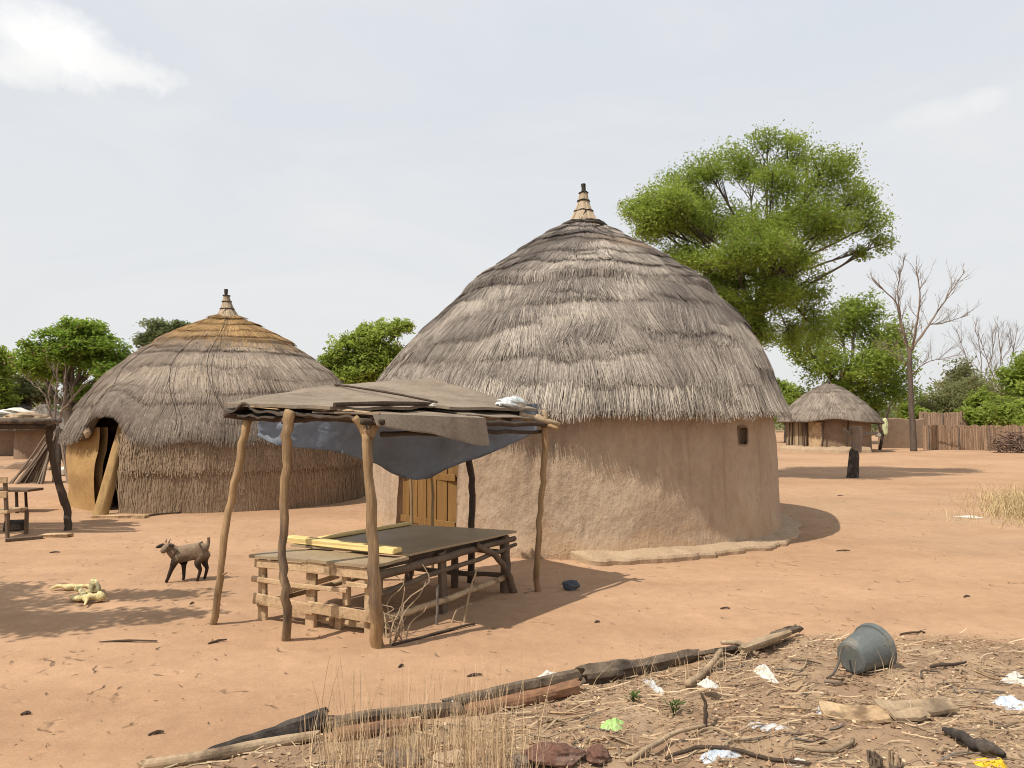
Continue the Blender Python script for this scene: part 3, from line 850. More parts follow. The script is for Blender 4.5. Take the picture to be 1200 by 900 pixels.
# rafters
def rafter(a, b, r, mat='darkpole', ext=.12):
    a = Vector(a); b = Vector(b); d = (b - a).normalized(); a = a - d * ext; b = b + d * ext
    crooked([a, a.lerp(b, .33) + Vector((0, 0, random.uniform(-.02, .02))), a.lerp(b, .66) + Vector((0, 0, random.uniform(-.02, .02))), b], [r, r * .95, r * .9, r * .8], mat, 'rafter', seg=8)
rafter(RP(0, 0, -.07), RP(1, 0, -.06), .04)
rafter(RP(1, 0, -.06), RP(1, 1, -.06), .038)
rafter(RP(.98, .1, -.17), RP(.96, .96, -.15), .03)
rafter(RP(0, 0, -.06), RP(0, 1, -.07), .04)
rafter(RP(0, 1, -.07), RP(1, 1, -.06), .036, 'pole', .16)
for v in (.2, .4, .6, .8): rafter(RP(0, v, -.035), RP(.95, v, -.03), .028, ext=.0)
rafter(RP(.45, 0, -.09), RP(.45, 1, -.09), .035)
rafter(RP(.84, .5, -.03), RP(.9, 1.02, .0), .03, 'pole')
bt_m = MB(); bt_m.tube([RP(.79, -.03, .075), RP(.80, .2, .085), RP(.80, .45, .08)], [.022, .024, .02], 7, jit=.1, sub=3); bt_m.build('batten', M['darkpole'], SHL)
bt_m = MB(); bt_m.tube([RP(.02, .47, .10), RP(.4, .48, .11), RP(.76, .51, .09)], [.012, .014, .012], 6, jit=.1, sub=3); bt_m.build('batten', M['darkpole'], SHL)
st = MB(); st.tube([P(608, 487, 8.3), P(632, 492, 8.36), P(656, 497, 8.42)], [.05, .04, .022], 8, jit=.15, sub=3); st.tube([P(637, 480, 8.4), P(640, 492, 8.4), P(628, 489, 8.36)], [.02, .035, .04], 7, jit=.15, sub=2)
st.build('beam_end', M['palelog'], SHL, smooth=True)

def sheet(name, parent, fn, nu, nv, th, mat, origin=None, smooth=False, ragged=0, seed=0):
    Vt = []; Vb = []
    for j in range(nv + 1):
        for i in range(nu + 1):
            u, v = i / nu, j / nv
            if ragged:
                if i in (0, nu): u += ragged * float(fbm(v * 9, i * 3.1, seed, 3))
                if j in (0, nv): v += ragged * float(fbm(u * 9, j * 1.7 + 5, seed + 1, 3))
            p = Vector(fn(u, v)); Vt.append(p); Vb.append(p - Vector((0, 0, th)))
    Fs = []; m_ = len(Vt); w_ = nu + 1
    for j in range(nv):
        for i in range(nu):
            q = j * w_ + i; Fs.append((q, q + 1, q + w_ + 1, q + w_)); Fs.append((q + m_, q + w_ + m_, q + w_ + 1 + m_, q + 1 + m_))
    for j in range(nv):
        for i in (0, nu): q = j * w_ + i; Fs.append((q, q + w_, q + w_ + m_, q + m_))
    for i in range(nu):
        for j in (0, nv): q = j * w_ + i; Fs.append((q, q + 1, q + 1 + m_, q + m_))
    return build(name, np.array([tuple(p) for p in Vt + Vb]), Fs, M[mat], None, parent, origin, smooth)
def roofpatch(u0, u1, v0, v1, dz, sag, seed, droop=0):
    def fn(a, b):
        u = u0 + (u1 - u0) * a; v = v0 + (v1 - v0) * b
        p = RP(u, v, dz)
        p.z += sag * 1.6 * float(fbm(u * 3.1, v * 4.2, seed, 3)) + .012 * math.sin(v * 26) * 0
        p.z -= .02 * math.sin(u * math.pi) * math.sin(v * 5 * math.pi) ** 2
        if droop and u > 1.0:
            k_ = (u - 1.0); p = RP(1.03 + k_ * .25, v, dz); p.z -= k_ * droop * (.45 + 1.1 * min(max(v, 0) / .5, 1) + .15 * float(fbm(v * 4, 0, seed + 4, 2)))
        return p
    return fn
sheet('roof_sheet', SHL, roofpatch(.62, 1.11, -.02, .56, .012, .012, 31, 1.5), 18, 24, .014, 'sheet', ragged=.008, seed=1)
sheet('roof_sheet', SHL, roofpatch(-.03, .78, -.03, .50, .06, .02, 32), 16, 16, .03, 'sheet', ragged=.02, seed=2)
sheet('roof_sheet', SHL, roofpatch(-.03, .90, .47, 1.02, .075, .02, 33), 16, 16, .03, 'sheet', ragged=.015, seed=3)
sheet('roof_sheet', SHL, roofpatch(.60, .97, .50, .98, .018, .02, 36), 12, 12, .012, 'sheet', ragged=.02, seed=6)
# torn dark rags of old roofing that sag at the left end
sheet('torn_flap', SHL, lambda u, v: RP(-.05 + u * 1.0, -.035 + .06 * v, -.0 - .03 * u + .035 * float(fbm(u * 11, v * 3, 8, 3)) + .05 * math.exp(-((u - .18) / .07) ** 2)), 36, 4, .02, 'sheetdark', ragged=.03, seed=4)
sheet('torn_flap', SHL, lambda u, v: RP(-.05 + u * .42, -.03 + v * .3, -.055 + .03 * float(fbm(u * 6, v * 6, 9, 2))), 10, 8, .015, 'sheetdark', ragged=.06, seed=5)
for j in range(5):
    v_ = -.03 + .01 * j; sl = MB(); u0_ = .15 + .16 * j
    sl.bar(RP(u0_, v_, .03), RP(u0_ + .24, v_, .015 + .01 * (j % 2)), .03, .012, jit=.004); sl.build('lath', M['plank'], SHL)
wk = MB(); wk.tube([P(465, 490, 6.78), P(473, 495, 6.8), P(478, 496, 6.82), P(485, 500, 6.85)], .008, 6, sub=3)
for q in ((467, 490.5, 6.77), (485, 499.5, 6.84)): wk.blob(P(*q), (.022, .016, .013), 2, .2, seg=8, rings=5)
wk.build('tie_wire', M['white'], SHL)

# blue-grey tarpaulin slung under the roof
TL = P(300, 505, 8.2); TR = P(632, 505, 8.72)
def tarp(u, v):
    px = 300 + 330 * u
    ybot = np.interp(px, [300, 330, 380, 420, 445, 458, 474, 488, 504, 520, 545, 562, 600, 630], [510, 520, 528, 535, 543, 553, 560, 562, 560, 551, 541, 536, 519, 506])
    Y = 8.25 + .45 * u + .10 * math.sin(u * 17) * v + .12 * v * v + .04 * float(fbm(u * 9, v * 5, 41, 3))
    bot = P(px, ybot, Y); ru = .55; top = RP(.32 + .14 * u, .12 + u * .85, -.05)
    top = Vector((bot.x, 8.2 + .45 * u, min(top.z, 2.25)))
    p = top.lerp(bot, v); p.y = 8.25 + .45 * u + .07 * math.sin(u * 24 + 2 * v) * (v + .2) + .05 * float(fbm(u * 7 + v * 3, v * 2, 41, 2)) + .10 * v
    return p
o = sheet('tarpaulin', None, tarp, 60, 14, .006, 'tarp', tuple(P(465, 500, 8.5)), smooth=True)
tag(o, 'blue grey tarpaulin sagging under the stall shelter roof', 'tarpaulin')
# crumpled foil lying on the roof
p = RP(.80, .86, .08)
p = P(599, 473, p.y - .05)
mb = MB(); mb.blob(p, (.175, .12, .075), 5, .35, 1.6, 20, 12); o = mb.build('foil_bundle', M['silver'], None, tuple(p))
tag(o, 'crumpled silvery bundle lying on the stall shelter roof', 'bundle')
mb = MB(); p = RP(.79, .44, .065); mb.blob(p, (.07, .05, .022), 9, .4); tag(mb.build('rag', M['white'], None, tuple(p)), 'little white rag on the brown roofing sheets of the shelter', 'rag')

# ================================================================== STALL TABLE
TBL = thing('stall_table', tuple(G(441, 680)), 'low stall table with slatted pallet sides and dark brown top under shelter', 'table')
zt = .66
Pa = G(300, 727); Pb = Vector((-1.27, 6.82, 0)); Pcv = Vector((-.02, 8.52, 0)); Pd = Pa + Pcv - Pb
Pa.z = 0
def TP(s, t, z): # s along a->b, t along b->c
    p = Pa * (1 - s) * (1 - t) + Pb * s * (1 - t) + Pd * (1 - s) * t + Pcv * s * t
    return Vector((p.x, p.y, z))
def slat(a, b, w, h, mat='plank', name='slat', up=(0, 0, 1), jit=.008):
    mb = MB(); mb.bar(a, b, w, h, up, jit); return mb.build(name, M[mat], TBL)
inn = (Pcv - Pb).normalized(); alo = (Pb - Pa).normalized()
# front pallet: posts then rails nailed in front of them
for s, zz0, zz1, wd in ((.03, -.03, .60, .085), (.46, -.03, .63, .11), (.76, .22, .60, .075), (.955, -.03, .62, .11)):
    slat(TP(s, .02, zz0), TP(s + random.uniform(-.01, .01), .02, zz1), .05, wd, up=alo, name='post')
f_ = -.008
for (s0, s1, z0, z1, h) in ((.0, .62, .545, .555, .075), (.42, 1.0, .56, .54, .10), (-.03, .50, .395, .37, .045), (.42, .80, .37, .375, .04), (-.01, .52, .215, .165, .10), (.48, 1.0, .185, .16, .11)):
    slat(TP(s0, f_, z0), TP(s1, f_, z1), .024, h, name='rail')
slat(TP(.80, f_, .44), TP(.97, f_, .43), .024, .04, name='rail')
for (s0, s1, z, h) in ((.2, .5, .06, .05), (.5, .97, .035, .05), (.55, .97, .12, .04)):
    slat(TP(s0, .06, z), TP(s1, .06, z), .03, h, name='rail')
slat(TP(.66, .05, -.02), TP(.66, .05, .14), .05, .07, name='post', up=alo); slat(TP(.60, .05, .0), TP(.60, .05, .13), .05, .06, name='post', up=alo)
# crossbars running back under the top
for s in (.08, .46, .93): slat(TP(s, .03, .575), TP(s, .97, .59), .05, .06, 'plankdark', 'crossbar')
slat(TP(.05, .12, .22), TP(.55, .12, .44), .03, .05, 'plank', 'brace')
# right side: crooked poles lashed to posts
def tpole(pts, r, mat='plankdark', name='rail'):
    mb = MB(); mb.tube(pts, r, 8, jit=.12, sub=4, wob=.006); mb.build(name, M[mat], TBL, smooth=True)
tpole([TP(1.01, .0, .52), TP(1.02, .4, .545), TP(1.0, .75, .56), TP(1.01, 1.03, .575)], [.042, .04, .036, .03])
tpole([TP(1.02, .02, .345), TP(1.0, .35, .40), TP(1.03, .7, .45), TP(1.0, 1.05, .50)], [.03, .028, .025, .02])
tpole([TP(1.0, .0, .10), TP(1.01, .5, .12), TP(1.0, 1.0, .17)], [.035, .035, .03], 'plank')
tpole([TP(1.03, .69, .60), TP(1.045, .83, .44), TP(1.05, .93, .22), TP(1.04, .99, -.02)], [.032, .035, .034, .045], 'plankdark', 'brace')
slat(TP(.99, .47, -.04), TP(.99, .45, .60), .11, .05, 'plankdark', 'post', up=alo)
slat(TP(.98, .05, -.04), TP(.98, .05, .58), .07, .07, 'plankdark', 'post', up=alo)
tpole([TP(.98, .98, -.06), TP(.99, .97, .3), TP(.975, .97, .62)], [.07, .055, .06], 'plankdark', 'post')
tpole([TP(.03, .97, -.06), TP(.04, .97, .3), TP(.03, .97, .60)], [.05, .045, .05], 'plankdark', 'post')
tpole([TP(.5, .97, -.06), TP(.5, .97, .3), TP(.49, .97, .60)], [.05, .045, .05], 'plankdark', 'post')
tpole([TP(.0, .97, .42), TP(.5, .985, .44), TP(1.0, .97, .43)], [.03, .03, .025], 'plankdark')
tpole([TP(.0, .97, .17), TP(.5, .985, .15), TP(1.0, .97, .18)], [.03, .03, .025], 'plankdark')
tpole([TP(.02, .0, .15), TP(.02, .5, .18), TP(.02, 1.0, .16)], [.03, .03, .025], 'plank')
# the top: front boards, then the hardboard
def top(s0, s1, t0, t1, z, th, mat, name):
    sheet(name, TBL, lambda u, v: TP(s0 + (s1 - s0) * u, t0 + (t1 - t0) * v, z + .006 * float(fbm(u * 3, v * 3, int(s0 * 10) + 3, 2))), 8, 8, th, mat)
top(-.04, .48, -.02, .20, .628, .028, 'board', 'front_board')
top(.485, 1.03, -.02, .20, .634, .028, 'board', 'front_board')
top(-.03, 1.03, .205, 1.03, .662, .022, 'board', 'tabletop')
o = TBL
# yellow planks lying loose on the table
pa = atz(338, 631, .70); pb = atz(466, 645, .70)
plank('yellow_plank', Vector((pa.x, pa.y, .672)), Vector((pb.x, pb.y, .672)), .14, .055, 'yellow', 'bright yellow plank across the front of the stall table', 'plank')
pa = TP(.0, .36, .668); pb = TP(-.005, 1.0, .668)
plank('yellow_plank', pa, pb, .085, .03, 'yellow', 'thin yellow batten along the far left edge of the stall table', 'plank')

# dry weed by the front pole, and stakes
wd = thing('dry_weed', tuple(G(464, 748)), 'tangled pale dry weed growing beside the forked shelter pole', 'plant')
mb = MB()
for i in range(17):
    a = G(random.uniform(450, 478), random.uniform(738, 756)); hgt = random.uniform(.25, .75) * (1.15 if i < 4 else .75)
    d = Vector((random.uniform(-.2, .2), random.uniform(-.1, .2), 0)); k_ = random.uniform(-.12, .12)
    mb.tube([a - Vector((0, 0, .02)), a + d * .5 + Vector((k_, 0, hgt * .45)), a + d + Vector((-k_, 0, hgt * .75)), a + d * 1.4 + Vector((k_ * .5, .05, hgt * random.uniform(.8, 1)))], [.008, .007, .005, .003], 5, sub=3, tint=(1, 1, 1))
mb.build('stems', M['palelog'], wd)
def stick(pts, r, mat, label, cat='stick', name='stick', group=None, seg=7, jit=.1, wob=.006):
    mb = MB(); pts = [Vector(p) for p in pts]; mb.tube(pts, r, seg, jit=jit, sub=4, wob=wob)
    o = mb.build(name, M[mat], None, (pts[0].x, pts[0].y, ghf(pts[0].x, pts[0].y)), smooth=True); return tag(o, label, cat, group)
a = G(512, 732); stick([gz(a, -.05), a + Vector((.0, 0, .2)), a + Vector((.01, .0, .38))], [.014, .013, .012], 'greybark', 'short upright grey stake in front of the stall table', 'stake', 'stake')
a = G(543, 730); stick([gz(a, -.05), a + Vector((.05, .0, .25)), a + Vector((.12, .05, .50))], [.012, .011, .008], 'palelog', 'slanting pale stake in front of the stall table', 'stake', 'stake')
a = G(528, 730); stick([gz(a, -.03), a + Vector((.06, 0, .12)), a + Vector((.2, .05, .17))], [.01, .009, .006], 'palelog', 'small bent pale twig by the slanting stake', 'twig', 'twig')
a = G(460, 757); b = G(556, 733)  # dark tube laid in place of a roof pole's cast shadow
stick([gz(a, .01), a.lerp(b, .5) + Vector((0, 0, .02)), gz(b, .015)], [.013, .014, .01], 'darkpole', 'long thin dark strip added as a roof pole shadow under the shelter front', 'stick')

# things on the open ground
mb = MB(); p = G(669, 691); mb.blob(p + Vector((0, 0, .05)), (.095, .07, .06), 6, .35); tag(mb.build('dark_rag', M['bluestone'], None, tuple(p)), 'small dark blue grey rag on the ground right of the shelter', 'rag')

# twisted cream cloth on the left
p = G(95, 705); W = lambda px, py, up=.04: G(px, py, up)
mb = MB()
def ribbon(mb, pts, wd, roll, curl, seed):
    pts = [Vector(q) for q in pts]; Q = []; n = len(pts)
    for i in range(n - 1):
        p0 = pts[max(i - 1, 0)]; p1 = pts[i]; p2 = pts[i + 1]; p3 = pts[min(i + 2, n - 1)]
        for k in range(7):
            t = k / 7; Q.append(.5 * ((2 * p1) + (-p0 + p2) * t + (2 * p0 - 5 * p1 + 4 * p2 - p3) * t * t + (-p0 + 3 * p1 - 3 * p2 + p3) * t ** 3))
    V_ = []; m_ = 10; F_ = []
    for i, q in enumerate(Q):
        d = (Q[min(i + 1, len(Q) - 1)] - Q[max(i - 1, 0)]).normalized(); sd = d.cross(Vector((0, 0, 1))).normalized(); up = sd.cross(d); f = i / len(Q)
        w_ = .72 * wd * (.75 + .5 * float(fbm(f * 5, seed, seed, 3))) * min(1, .35 + 4 * f, .35 + 4 * (1 - f))
        for k in range(m_ + 1):
            a = (k / m_ - .5) * curl + roll + 1.5 * f; r_ = w_ * (1 + .35 * float(fbm(f * 9, k * .45, seed + 1, 3)))
            z_ = q + sd * (math.sin(a) * r_) + up * (math.cos(a) * r_ * .75); z_.z = max(z_.z, ghf(z_.x, z_.y) + .008); V_.append(z_)
    for i in range(len(Q) - 1):
        for k in range(m_): o_ = i * (m_ + 1) + k; F_.append((o_, o_ + 1, o_ + m_ + 2, o_ + m_ + 1))
    mb.add(V_, F_)
ribbon(mb, [W(58, 693, .02), W(68, 692, .05), W(82, 692, .04), W(97, 693, .06), W(108, 693, .05), W(115, 700, .05)], .06, 0, 4.6, 1)
ribbon(mb, [W(83, 704, .03), W(93, 706, .05), W(103, 707, .07), W(114, 706, .06), W(123, 704, .04)], .10, .5, 4.9, 2)
ribbon(mb, [W(99, 713, .03), W(104, 704, .07), W(106, 697, .09), W(110, 692, .12), W(115, 697, .10), W(116, 704, .05)], .045, 1, 4.6, 3)
ribbon(mb, [W(90, 694, .05), W(96, 701, .07), W(101, 710, .04)], .06, .2, 4.8, 4)
ribbon(mb, [W(96, 699, .05), W(104, 703, .09), W(117, 699, .05)], .05, 2, 4.4, 5)
tag(mb.build('twisted_cloth', M['cream'], None, tuple(p), smooth=True), 'twisted cream yellow cloth lying on the bare ground at left', 'cloth')

# ------------------------------------------------------------------ goat
def skinned(name, verts, edges, radii, mat, parent=None, origin=None, sub=2):
    me = bpy.data.meshes.new(name + '_cage'); me.from_pydata([tuple(v) for v in verts], edges, [])
    ob = bpy.data.objects.new(name + '_cage', me); COL.objects.link(ob)
    sk = ob.modifiers.new('s', 'SKIN'); sk.use_smooth_shade = True
    ss_ = ob.modifiers.new('d', 'SUBSURF'); ss_.levels = sub; ss_.render_levels = sub
    for i, r in enumerate(radii):
        sv_ = me.skin_vertices[0].data[i]; sv_.radius = (r, r) if not hasattr(r, '__len__') else r
        sv_.use_root = (i == 0)
    bpy.context.view_layer.update()
    dg = bpy.context.evaluated_depsgraph_get()
    m2 = bpy.data.meshes.new_from_object(ob.evaluated_get(dg)); m2.name = name
    bpy.data.objects.remove(ob); bpy.data.meshes.remove(me)
    o2 = bpy.data.objects.new(name, m2); COL.objects.link(o2); m2.materials.clear(); m2.materials.append(mat)
    m2.polygons.foreach_set('use_smooth', [True] * len(m2.polygons))
    if origin is not None: o2.location = origin
    if parent is not None: o2.parent = parent
    return o2
mgo, nt, B, N, L = newmat('goat coat')
tcg = N.new('ShaderNodeTexCoord'); sx = N.new('ShaderNodeSeparateXYZ'); L.new(tcg.outputs['Object'], sx.inputs[0])
nn = nz(N, L, tcg.outputs['Object'], 26, 6, .7)
adz = N.new('ShaderNodeMath'); adz.operation = 'MULTIPLY_ADD'; L.new(nn, adz.inputs[0]); adz.inputs[1].default_value = .08; L.new(sx.outputs['Z'], adz.inputs[2])
body = mixc(N, L, ramp(N, L, nn, .3, .7), (.20, .14, .09), (.29, .21, .14))
L.new(mixc(N, L, ramp(N, L, adz.outputs[0], .24, .36), (.05, .034, .025), body), B.inputs['Base Color'])
B.inputs['Roughness'].default_value = .85; B.inputs['Specular IOR Level'].default_value = .15
bpn = N.new('ShaderNodeBump'); bpn.inputs['Strength'].default_value = .9; bpn.inputs['Distance'].default_value = .012
mph = N.new('ShaderNodeMapping'); mph.inputs['Scale'].default_value = (.6, 1, 3); L.new(tcg.outputs['Object'], mph.inputs['Vector']); L.new(nz(N, L, mph.outputs['Vector'], 70, 5), bpn.inputs['Height']); L.new(bpn.outputs[0], B.inputs['Normal'])
gp = G(216, 681)
gv = [(.07, .02, .335), (.15, .04, .345), (.215, .05, .36), (.25, .06, .42), (.256, .062, .47), (.255, .06, .515),
      (-.03, .0, .32), (-.10, -.03, .335), (-.145, -.06, .385), (-.17, -.085, .428), (-.185, -.135, .40), (-.19, -.175, .362),
      (-.09, -.06, .25), (-.125, -.07, .15), (-.13, -.072, .14), (-.165, -.085, .03), (-.182, -.09, .0),
      (-.035, .05, .25), (-.03, .05, .15), (-.028, .05, .03), (-.04, .045, .0),
      (.19, -.005, .28), (.155, -.02, .21), (.195, -.01, .135), (.165, -.012, .03), (.152, -.016, .0),
      (.215, .095, .28), (.19, .095, .21), (.23, .10, .135), (.205, .10, .03), (.192, .096, .0)]
ge = [(0, 1), (1, 2), (2, 3), (3, 4), (4, 5), (0, 6), (6, 7), (7, 8), (8, 9), (9, 10), (10, 11), (6, 12), (12, 13), (13, 14), (14, 15), (15, 16), (6, 17), (17, 18), (18, 19), (19, 20),
      (1, 21), (21, 22), (22, 23), (23, 24), (24, 25), (1, 26), (26, 27), (27, 28), (28, 29), (29, 30)]
gr = [(.135, .11), (.132, .11), .10, .026, .019, .022, (.128, .105), .098, .066, .056, .046, .03,
      .05, .027, .027, .019, .021, .046, .026, .018, .021, .062, .045, .023, .017, .02, .058, .042, .023, .017, .02]
goat = skinned('goat', gv, ge, gr, mgo, None, tuple(gp))
tag(goat, 'small brown goat kid with dark legs standing on bare ground', 'goat')
def goatpart(name, build_fn, mat):
    mb = MB(); build_fn(mb); o = mb.build(name, mat, None, None, smooth=True); o.parent = goat; return o
mdk = grainy('dark goat skin', (.03, .022, .018), (.05, .038, .03), 20, bump=.2)
for sgn, tipv in ((-1, Vector((-.30, -.10, .415))), (1, Vector((-.06, -.15, .445)))):
    base_ = Vector((-.172, -.09, .44)) + Vector((sgn * .035, -sgn * .02, 0))
    goatpart('ear', lambda m_: m_.tube([base_, base_.lerp(tipv, .3) + Vector((0, 0, .006)), base_.lerp(tipv, .7), tipv], [.014, .021, .02, .006], 8, sub=3), mdk)
for sgn in (-1, 1):
    goatpart('horn', lambda m_: m_.tube([(-.172 + sgn * .02, -.085 - sgn * .008, .468), (-.169 + sgn * .022, -.075, .495), (-.165 + sgn * .024, -.06, .508)], [.009, .007, .003], 6), M['greybark'])
    goatpart('eye', lambda m_: m_.blob((-.184 + sgn * .042, -.128 - sgn * .02, .415), (.008, .008, .008), 1, 0, seg=8, rings=6), M['char'])

# ------------------------------------------------------------------ bucket
bd_ = thing('bucket', tuple(G(1022, 786)), 'grey plastic bucket lying on its side in the littered soil', 'bucket')
eL = P(996, 765, 5.72); eR = P(1040, 752, 5.95)
eL.z = ghf(eL.x, eL.y) + .125; eR.z = ghf(eR.x, eR.y) + .188
ax = (eR - eL); bl = ax.length; az = ax.normalized(); a1 = Vector((0, 0, 1)).cross(az).normalized(); a2 = az.cross(a1)
rot = Matrix((a1, a2, az)).transposed()
LEN = .32
prof = [(0.001, 0), (.10, 0), (.118, .008), (.124, .03), (.145, LEN * .55), (.160, LEN * .86), (.173, LEN * .865), (.175, LEN * .92), (.178, LEN), (.173, LEN + .006), (.168, LEN), (.153, LEN * .8), (.115, .02), (0.001, .02)]
mb = MB(); mb.lathe(eL, prof, 40, rot, wob=.05); mb.build('body', M['bucket'], bd_, smooth=False)
hd = MB(); hd.tube([P(988, 757, 5.68), P(985, 764, 5.64), P(983, 776, 5.6), P(977, 789, 5.55), P(969, 795, 5.52)], [.011, .010, .010, .010, .009], 6, sub=4)
hd.build('handle', M['wire'], bd_)

# ------------------------------------------------------------------ logs along the edge of the littered soil
def log(pxs, rads, mat, label, name='log', lift=.0, cat='log', jit=.10, shards=1):
    pts = []
    for i, (px, py) in enumerate(pxs):
        p = G(px, py); p.z = ghf(p.x, p.y) + rads[i] * .75 + lift; pts.append(p)
    mb = MB(); rl = random.Random(label)
    for sh_i in range(shards):
        Q = []; rr = []; n = len(pts)
        for i in range(n - 1):
            p0 = pts[max(i - 1, 0)]; p1 = pts[i]; p2 = pts[i + 1]; p3 = pts[min(i + 2, n - 1)]
            for k in range(9):
                t = k / 9; Q.append(.5 * ((2 * p1) + (-p0 + p2) * t + (2 * p0 - 5 * p1 + 4 * p2 - p3) * t * t + (-p0 + 3 * p1 - 3 * p2 + p3) * t ** 3)); rr.append(rads[i] + (rads[i + 1] - rads[i]) * t)
        Q.append(pts[-1]); rr.append(rads[-1]); seg = 13; sx_ = rl.uniform(0, 50)
        lo_, hi_ = 0, len(Q)
        if shards > 1:
            lo_ = rl.randint(0, len(Q) // 3); hi_ = len(Q) - rl.randint(0, len(Q) // 4)
            off = Vector((rl.uniform(-.02, .02), rl.uniform(-.05, .05), rl.uniform(-.01, .04)))
            Q = [q + off for q in Q]; rr = [r * rl.uniform(.35, .6) for r in rr]
        Q = Q[lo_:hi_]; rr = rr[lo_:hi_]; V_ = []; F_ = []; ang = [1 + .22 * mnoise.noise(Vector((math.cos(2 * math.pi * k / seg) * 1.3 + sx_, math.sin(2 * math.pi * k / seg) * 1.3, 0))) for k in range(seg)]
        d = (Q[-1] - Q[0]).normalized(); x_ = d.cross(Vector((0, 0, 1))).normalized(); y_ = d.cross(x_); cum = 0
        for i, q in enumerate(Q):
            if i: cum += (Q[i] - Q[i - 1]).length
            for k in range(seg):
                a = 2 * math.pi * k / seg; e = Vector((math.cos(a) * 1.6 + sx_, math.sin(a) * 1.6, cum * 2.2)); e2 = Vector((math.cos(a) * 3.5, math.sin(a) * 3.5 + sx_, cum * 11))
                r_ = rr[i] * ang[k] * (1 + 1.6 * jit * mnoise.noise(e) + 1.3 * jit * mnoise.noise(e2))
                o_ = d * (rl.uniform(-.9, .9) * rr[i] if i in (0, len(Q) - 1) else 0)
                V_.append(q + x_ * (math.cos(a) * r_) + y_ * (math.sin(a) * r_) + o_)
        for i in range(len(Q) - 1):
            for k in range(seg):
                k2 = (k + 1) % seg; F_.append((i * seg + k, i * seg + k2, (i + 1) * seg + k2, (i + 1) * seg + k))
        V_.append(Q[0] + d * rr[0] * .4); V_.append(Q[-1] - d * rr[-1] * .4); c0 = len(V_) - 2
        for k in range(seg):
            k2 = (k + 1) % seg; F_.append((k2, k, c0)); F_.append(((len(Q) - 1) * seg + k, (len(Q) - 1) * seg + k2, c0 + 1))
        mb.add(V_, F_)
    o = mb.build(name, M[mat], None, (pts[0].x, pts[0].y, ghf(pts[0].x, pts[0].y)))
    return tag(o, label, cat)
log([(165, 902), (240, 894), (310, 878), (372, 866)], [.03, .036, .036, .03], 'palelog', 'long pale stripped pole lying at the lower left edge of the soil', jit=.05)
log([(243, 884), (300, 873), (345, 864), (384, 852)], [.018, .045, .065, .07], 'char', 'thick blackened log with a burnt broad end at lower left', jit=.16)
log([(265, 872), (285, 868), (318, 862)], [.008, .012, .009], 'log', 'thin grey stick behind the blackened log at lower left', 'stick', cat='stick')
log([(388, 856), (440, 848), (500, 840), (540, 836)], [.05, .055, .05, .045], 'log', 'dark rotten log behind the tall dry grass stalks')
log([(392, 868), (440, 862), (496, 854)], [.04, .045, .04], 'redlog', 'reddish brown log end among the dry grass stalks')
log([(520, 832), (580, 819), (640, 806), (686, 797)], [.045, .05, .052, .055], 'log', 'grey log lying behind the red brown log')
log([(548, 838), (600, 829), (640, 820), (676, 811)], [.04, .05, .05, .052], 'redlog', 'smooth red brown log in front of a grey log')
log([(680, 801), (715, 797), (755, 788), (815, 773)], [.07, .075, .06, .05], 'log', 'crumbling dark log with a hollow left end in the middle', jit=.2)
log([(800, 776), (850, 768), (890, 762), (915, 752), (949, 741)], [.03, .035, .045, .06, .06], 'log', 'split dark log at the right end of the row', jit=.2, shards=4)
log([(868, 774), (893, 766), (925, 752)], [.03, .042, .025], 'palelog', 'short pale branch lying on the split dark log', lift=.06)
stick([G(806, 808, .04), P(826, 787, 5.75), P(845, 762, 6.0)], [.028, .026, .02], 'palelog', 'pale broken branch slanting up against the split dark log', 'branch', 'branch')
stick([G(846, 764, .08), G(866, 768, .10), G(888, 772, .03)], [.02, .018, .015], 'palelog', 'bent pale branch next to the slanting broken branch', 'branch', 'branch')
a = G(827, 852)
stick([gz(a, -.03), P(827, 838, a.y), P(826, 824, a.y + .02), P(821, 812, a.y + .03)], [.012, .013, .011, .008], 'darkpole', 'short upright forked stem with white scrap on it', 'stem', 'stem')

# ------------------------------------------------------------------ litter
def crumple(name, px, py, wpx, hpx, hgt, mat, label, cat, seed, lift=.0, rotz=None):
    p = G(px, py); ppm = FPX / p.y
    sx_ = wpx / ppm * .9; sy_ = max(hpx / ppm * 1.9, .05)
    a0 = random.uniform(-.5, .5) if rotz is None else rotz
    nu, nv = 16, 12
    def fn(u, v):
        a = math.atan2(v - .5, u - .5); k_ = 1 + .6 * float(fbm(math.cos(a) * 1.1 + seed, math.sin(a) * 1.6, seed, 3))
        q2 = max(abs(u - .5), abs(v - .5)) / max(math.hypot(u - .5, v - .5), 1e-4); k_ *= .25 + .75 * q2 ** 1.0; x_ = (u - .5) * sx_ * k_; y_ = (v - .5) * sy_ * k_
        q = Vector((x_ * math.cos(a0) - y_ * math.sin(a0), x_ * math.sin(a0) + y_ * math.cos(a0), 0)) + p
        e = 1 - max(abs(u - .5), abs(v - .5)) * 2
        q.z = ghf(q.x, q.y) - .004 + lift + hgt * .55 * (min(e * 2.2, 1) * (.3 + 1.6 * abs(float(fbm(u * 3 + seed, v * 3, seed + 2, 3)))) + .1)
        return q
    o = sheet(name, None, fn, nu, nv, .003, mat, tuple(p)); return tag(o, label, cat)
crumple('plastic_bag', 895, 790, 26, 20, .10, 'white', 'crumpled white plastic bag below the split dark log', 'plastic bag', 1)
crumple('plastic_scrap', 646, 793, 34, 8, .06, 'white', 'long white plastic scrap behind the log row', 'plastic', 2)
crumple('paper_scrap', 531, 834, 22, 12, .09, 'bluewhite', 'white scrap between log ends by the dry grass', 'paper', 3)
crumple('plastic_scrap', 717, 849, 24, 17, .05, 'green', 'light green plastic scrap lying on the brown soil', 'plastic', 4)
crumple('paper_scrap', 828, 817, 22, 12, .07, 'white', 'white scrap caught on the short forked stem', 'paper', 5, .09)
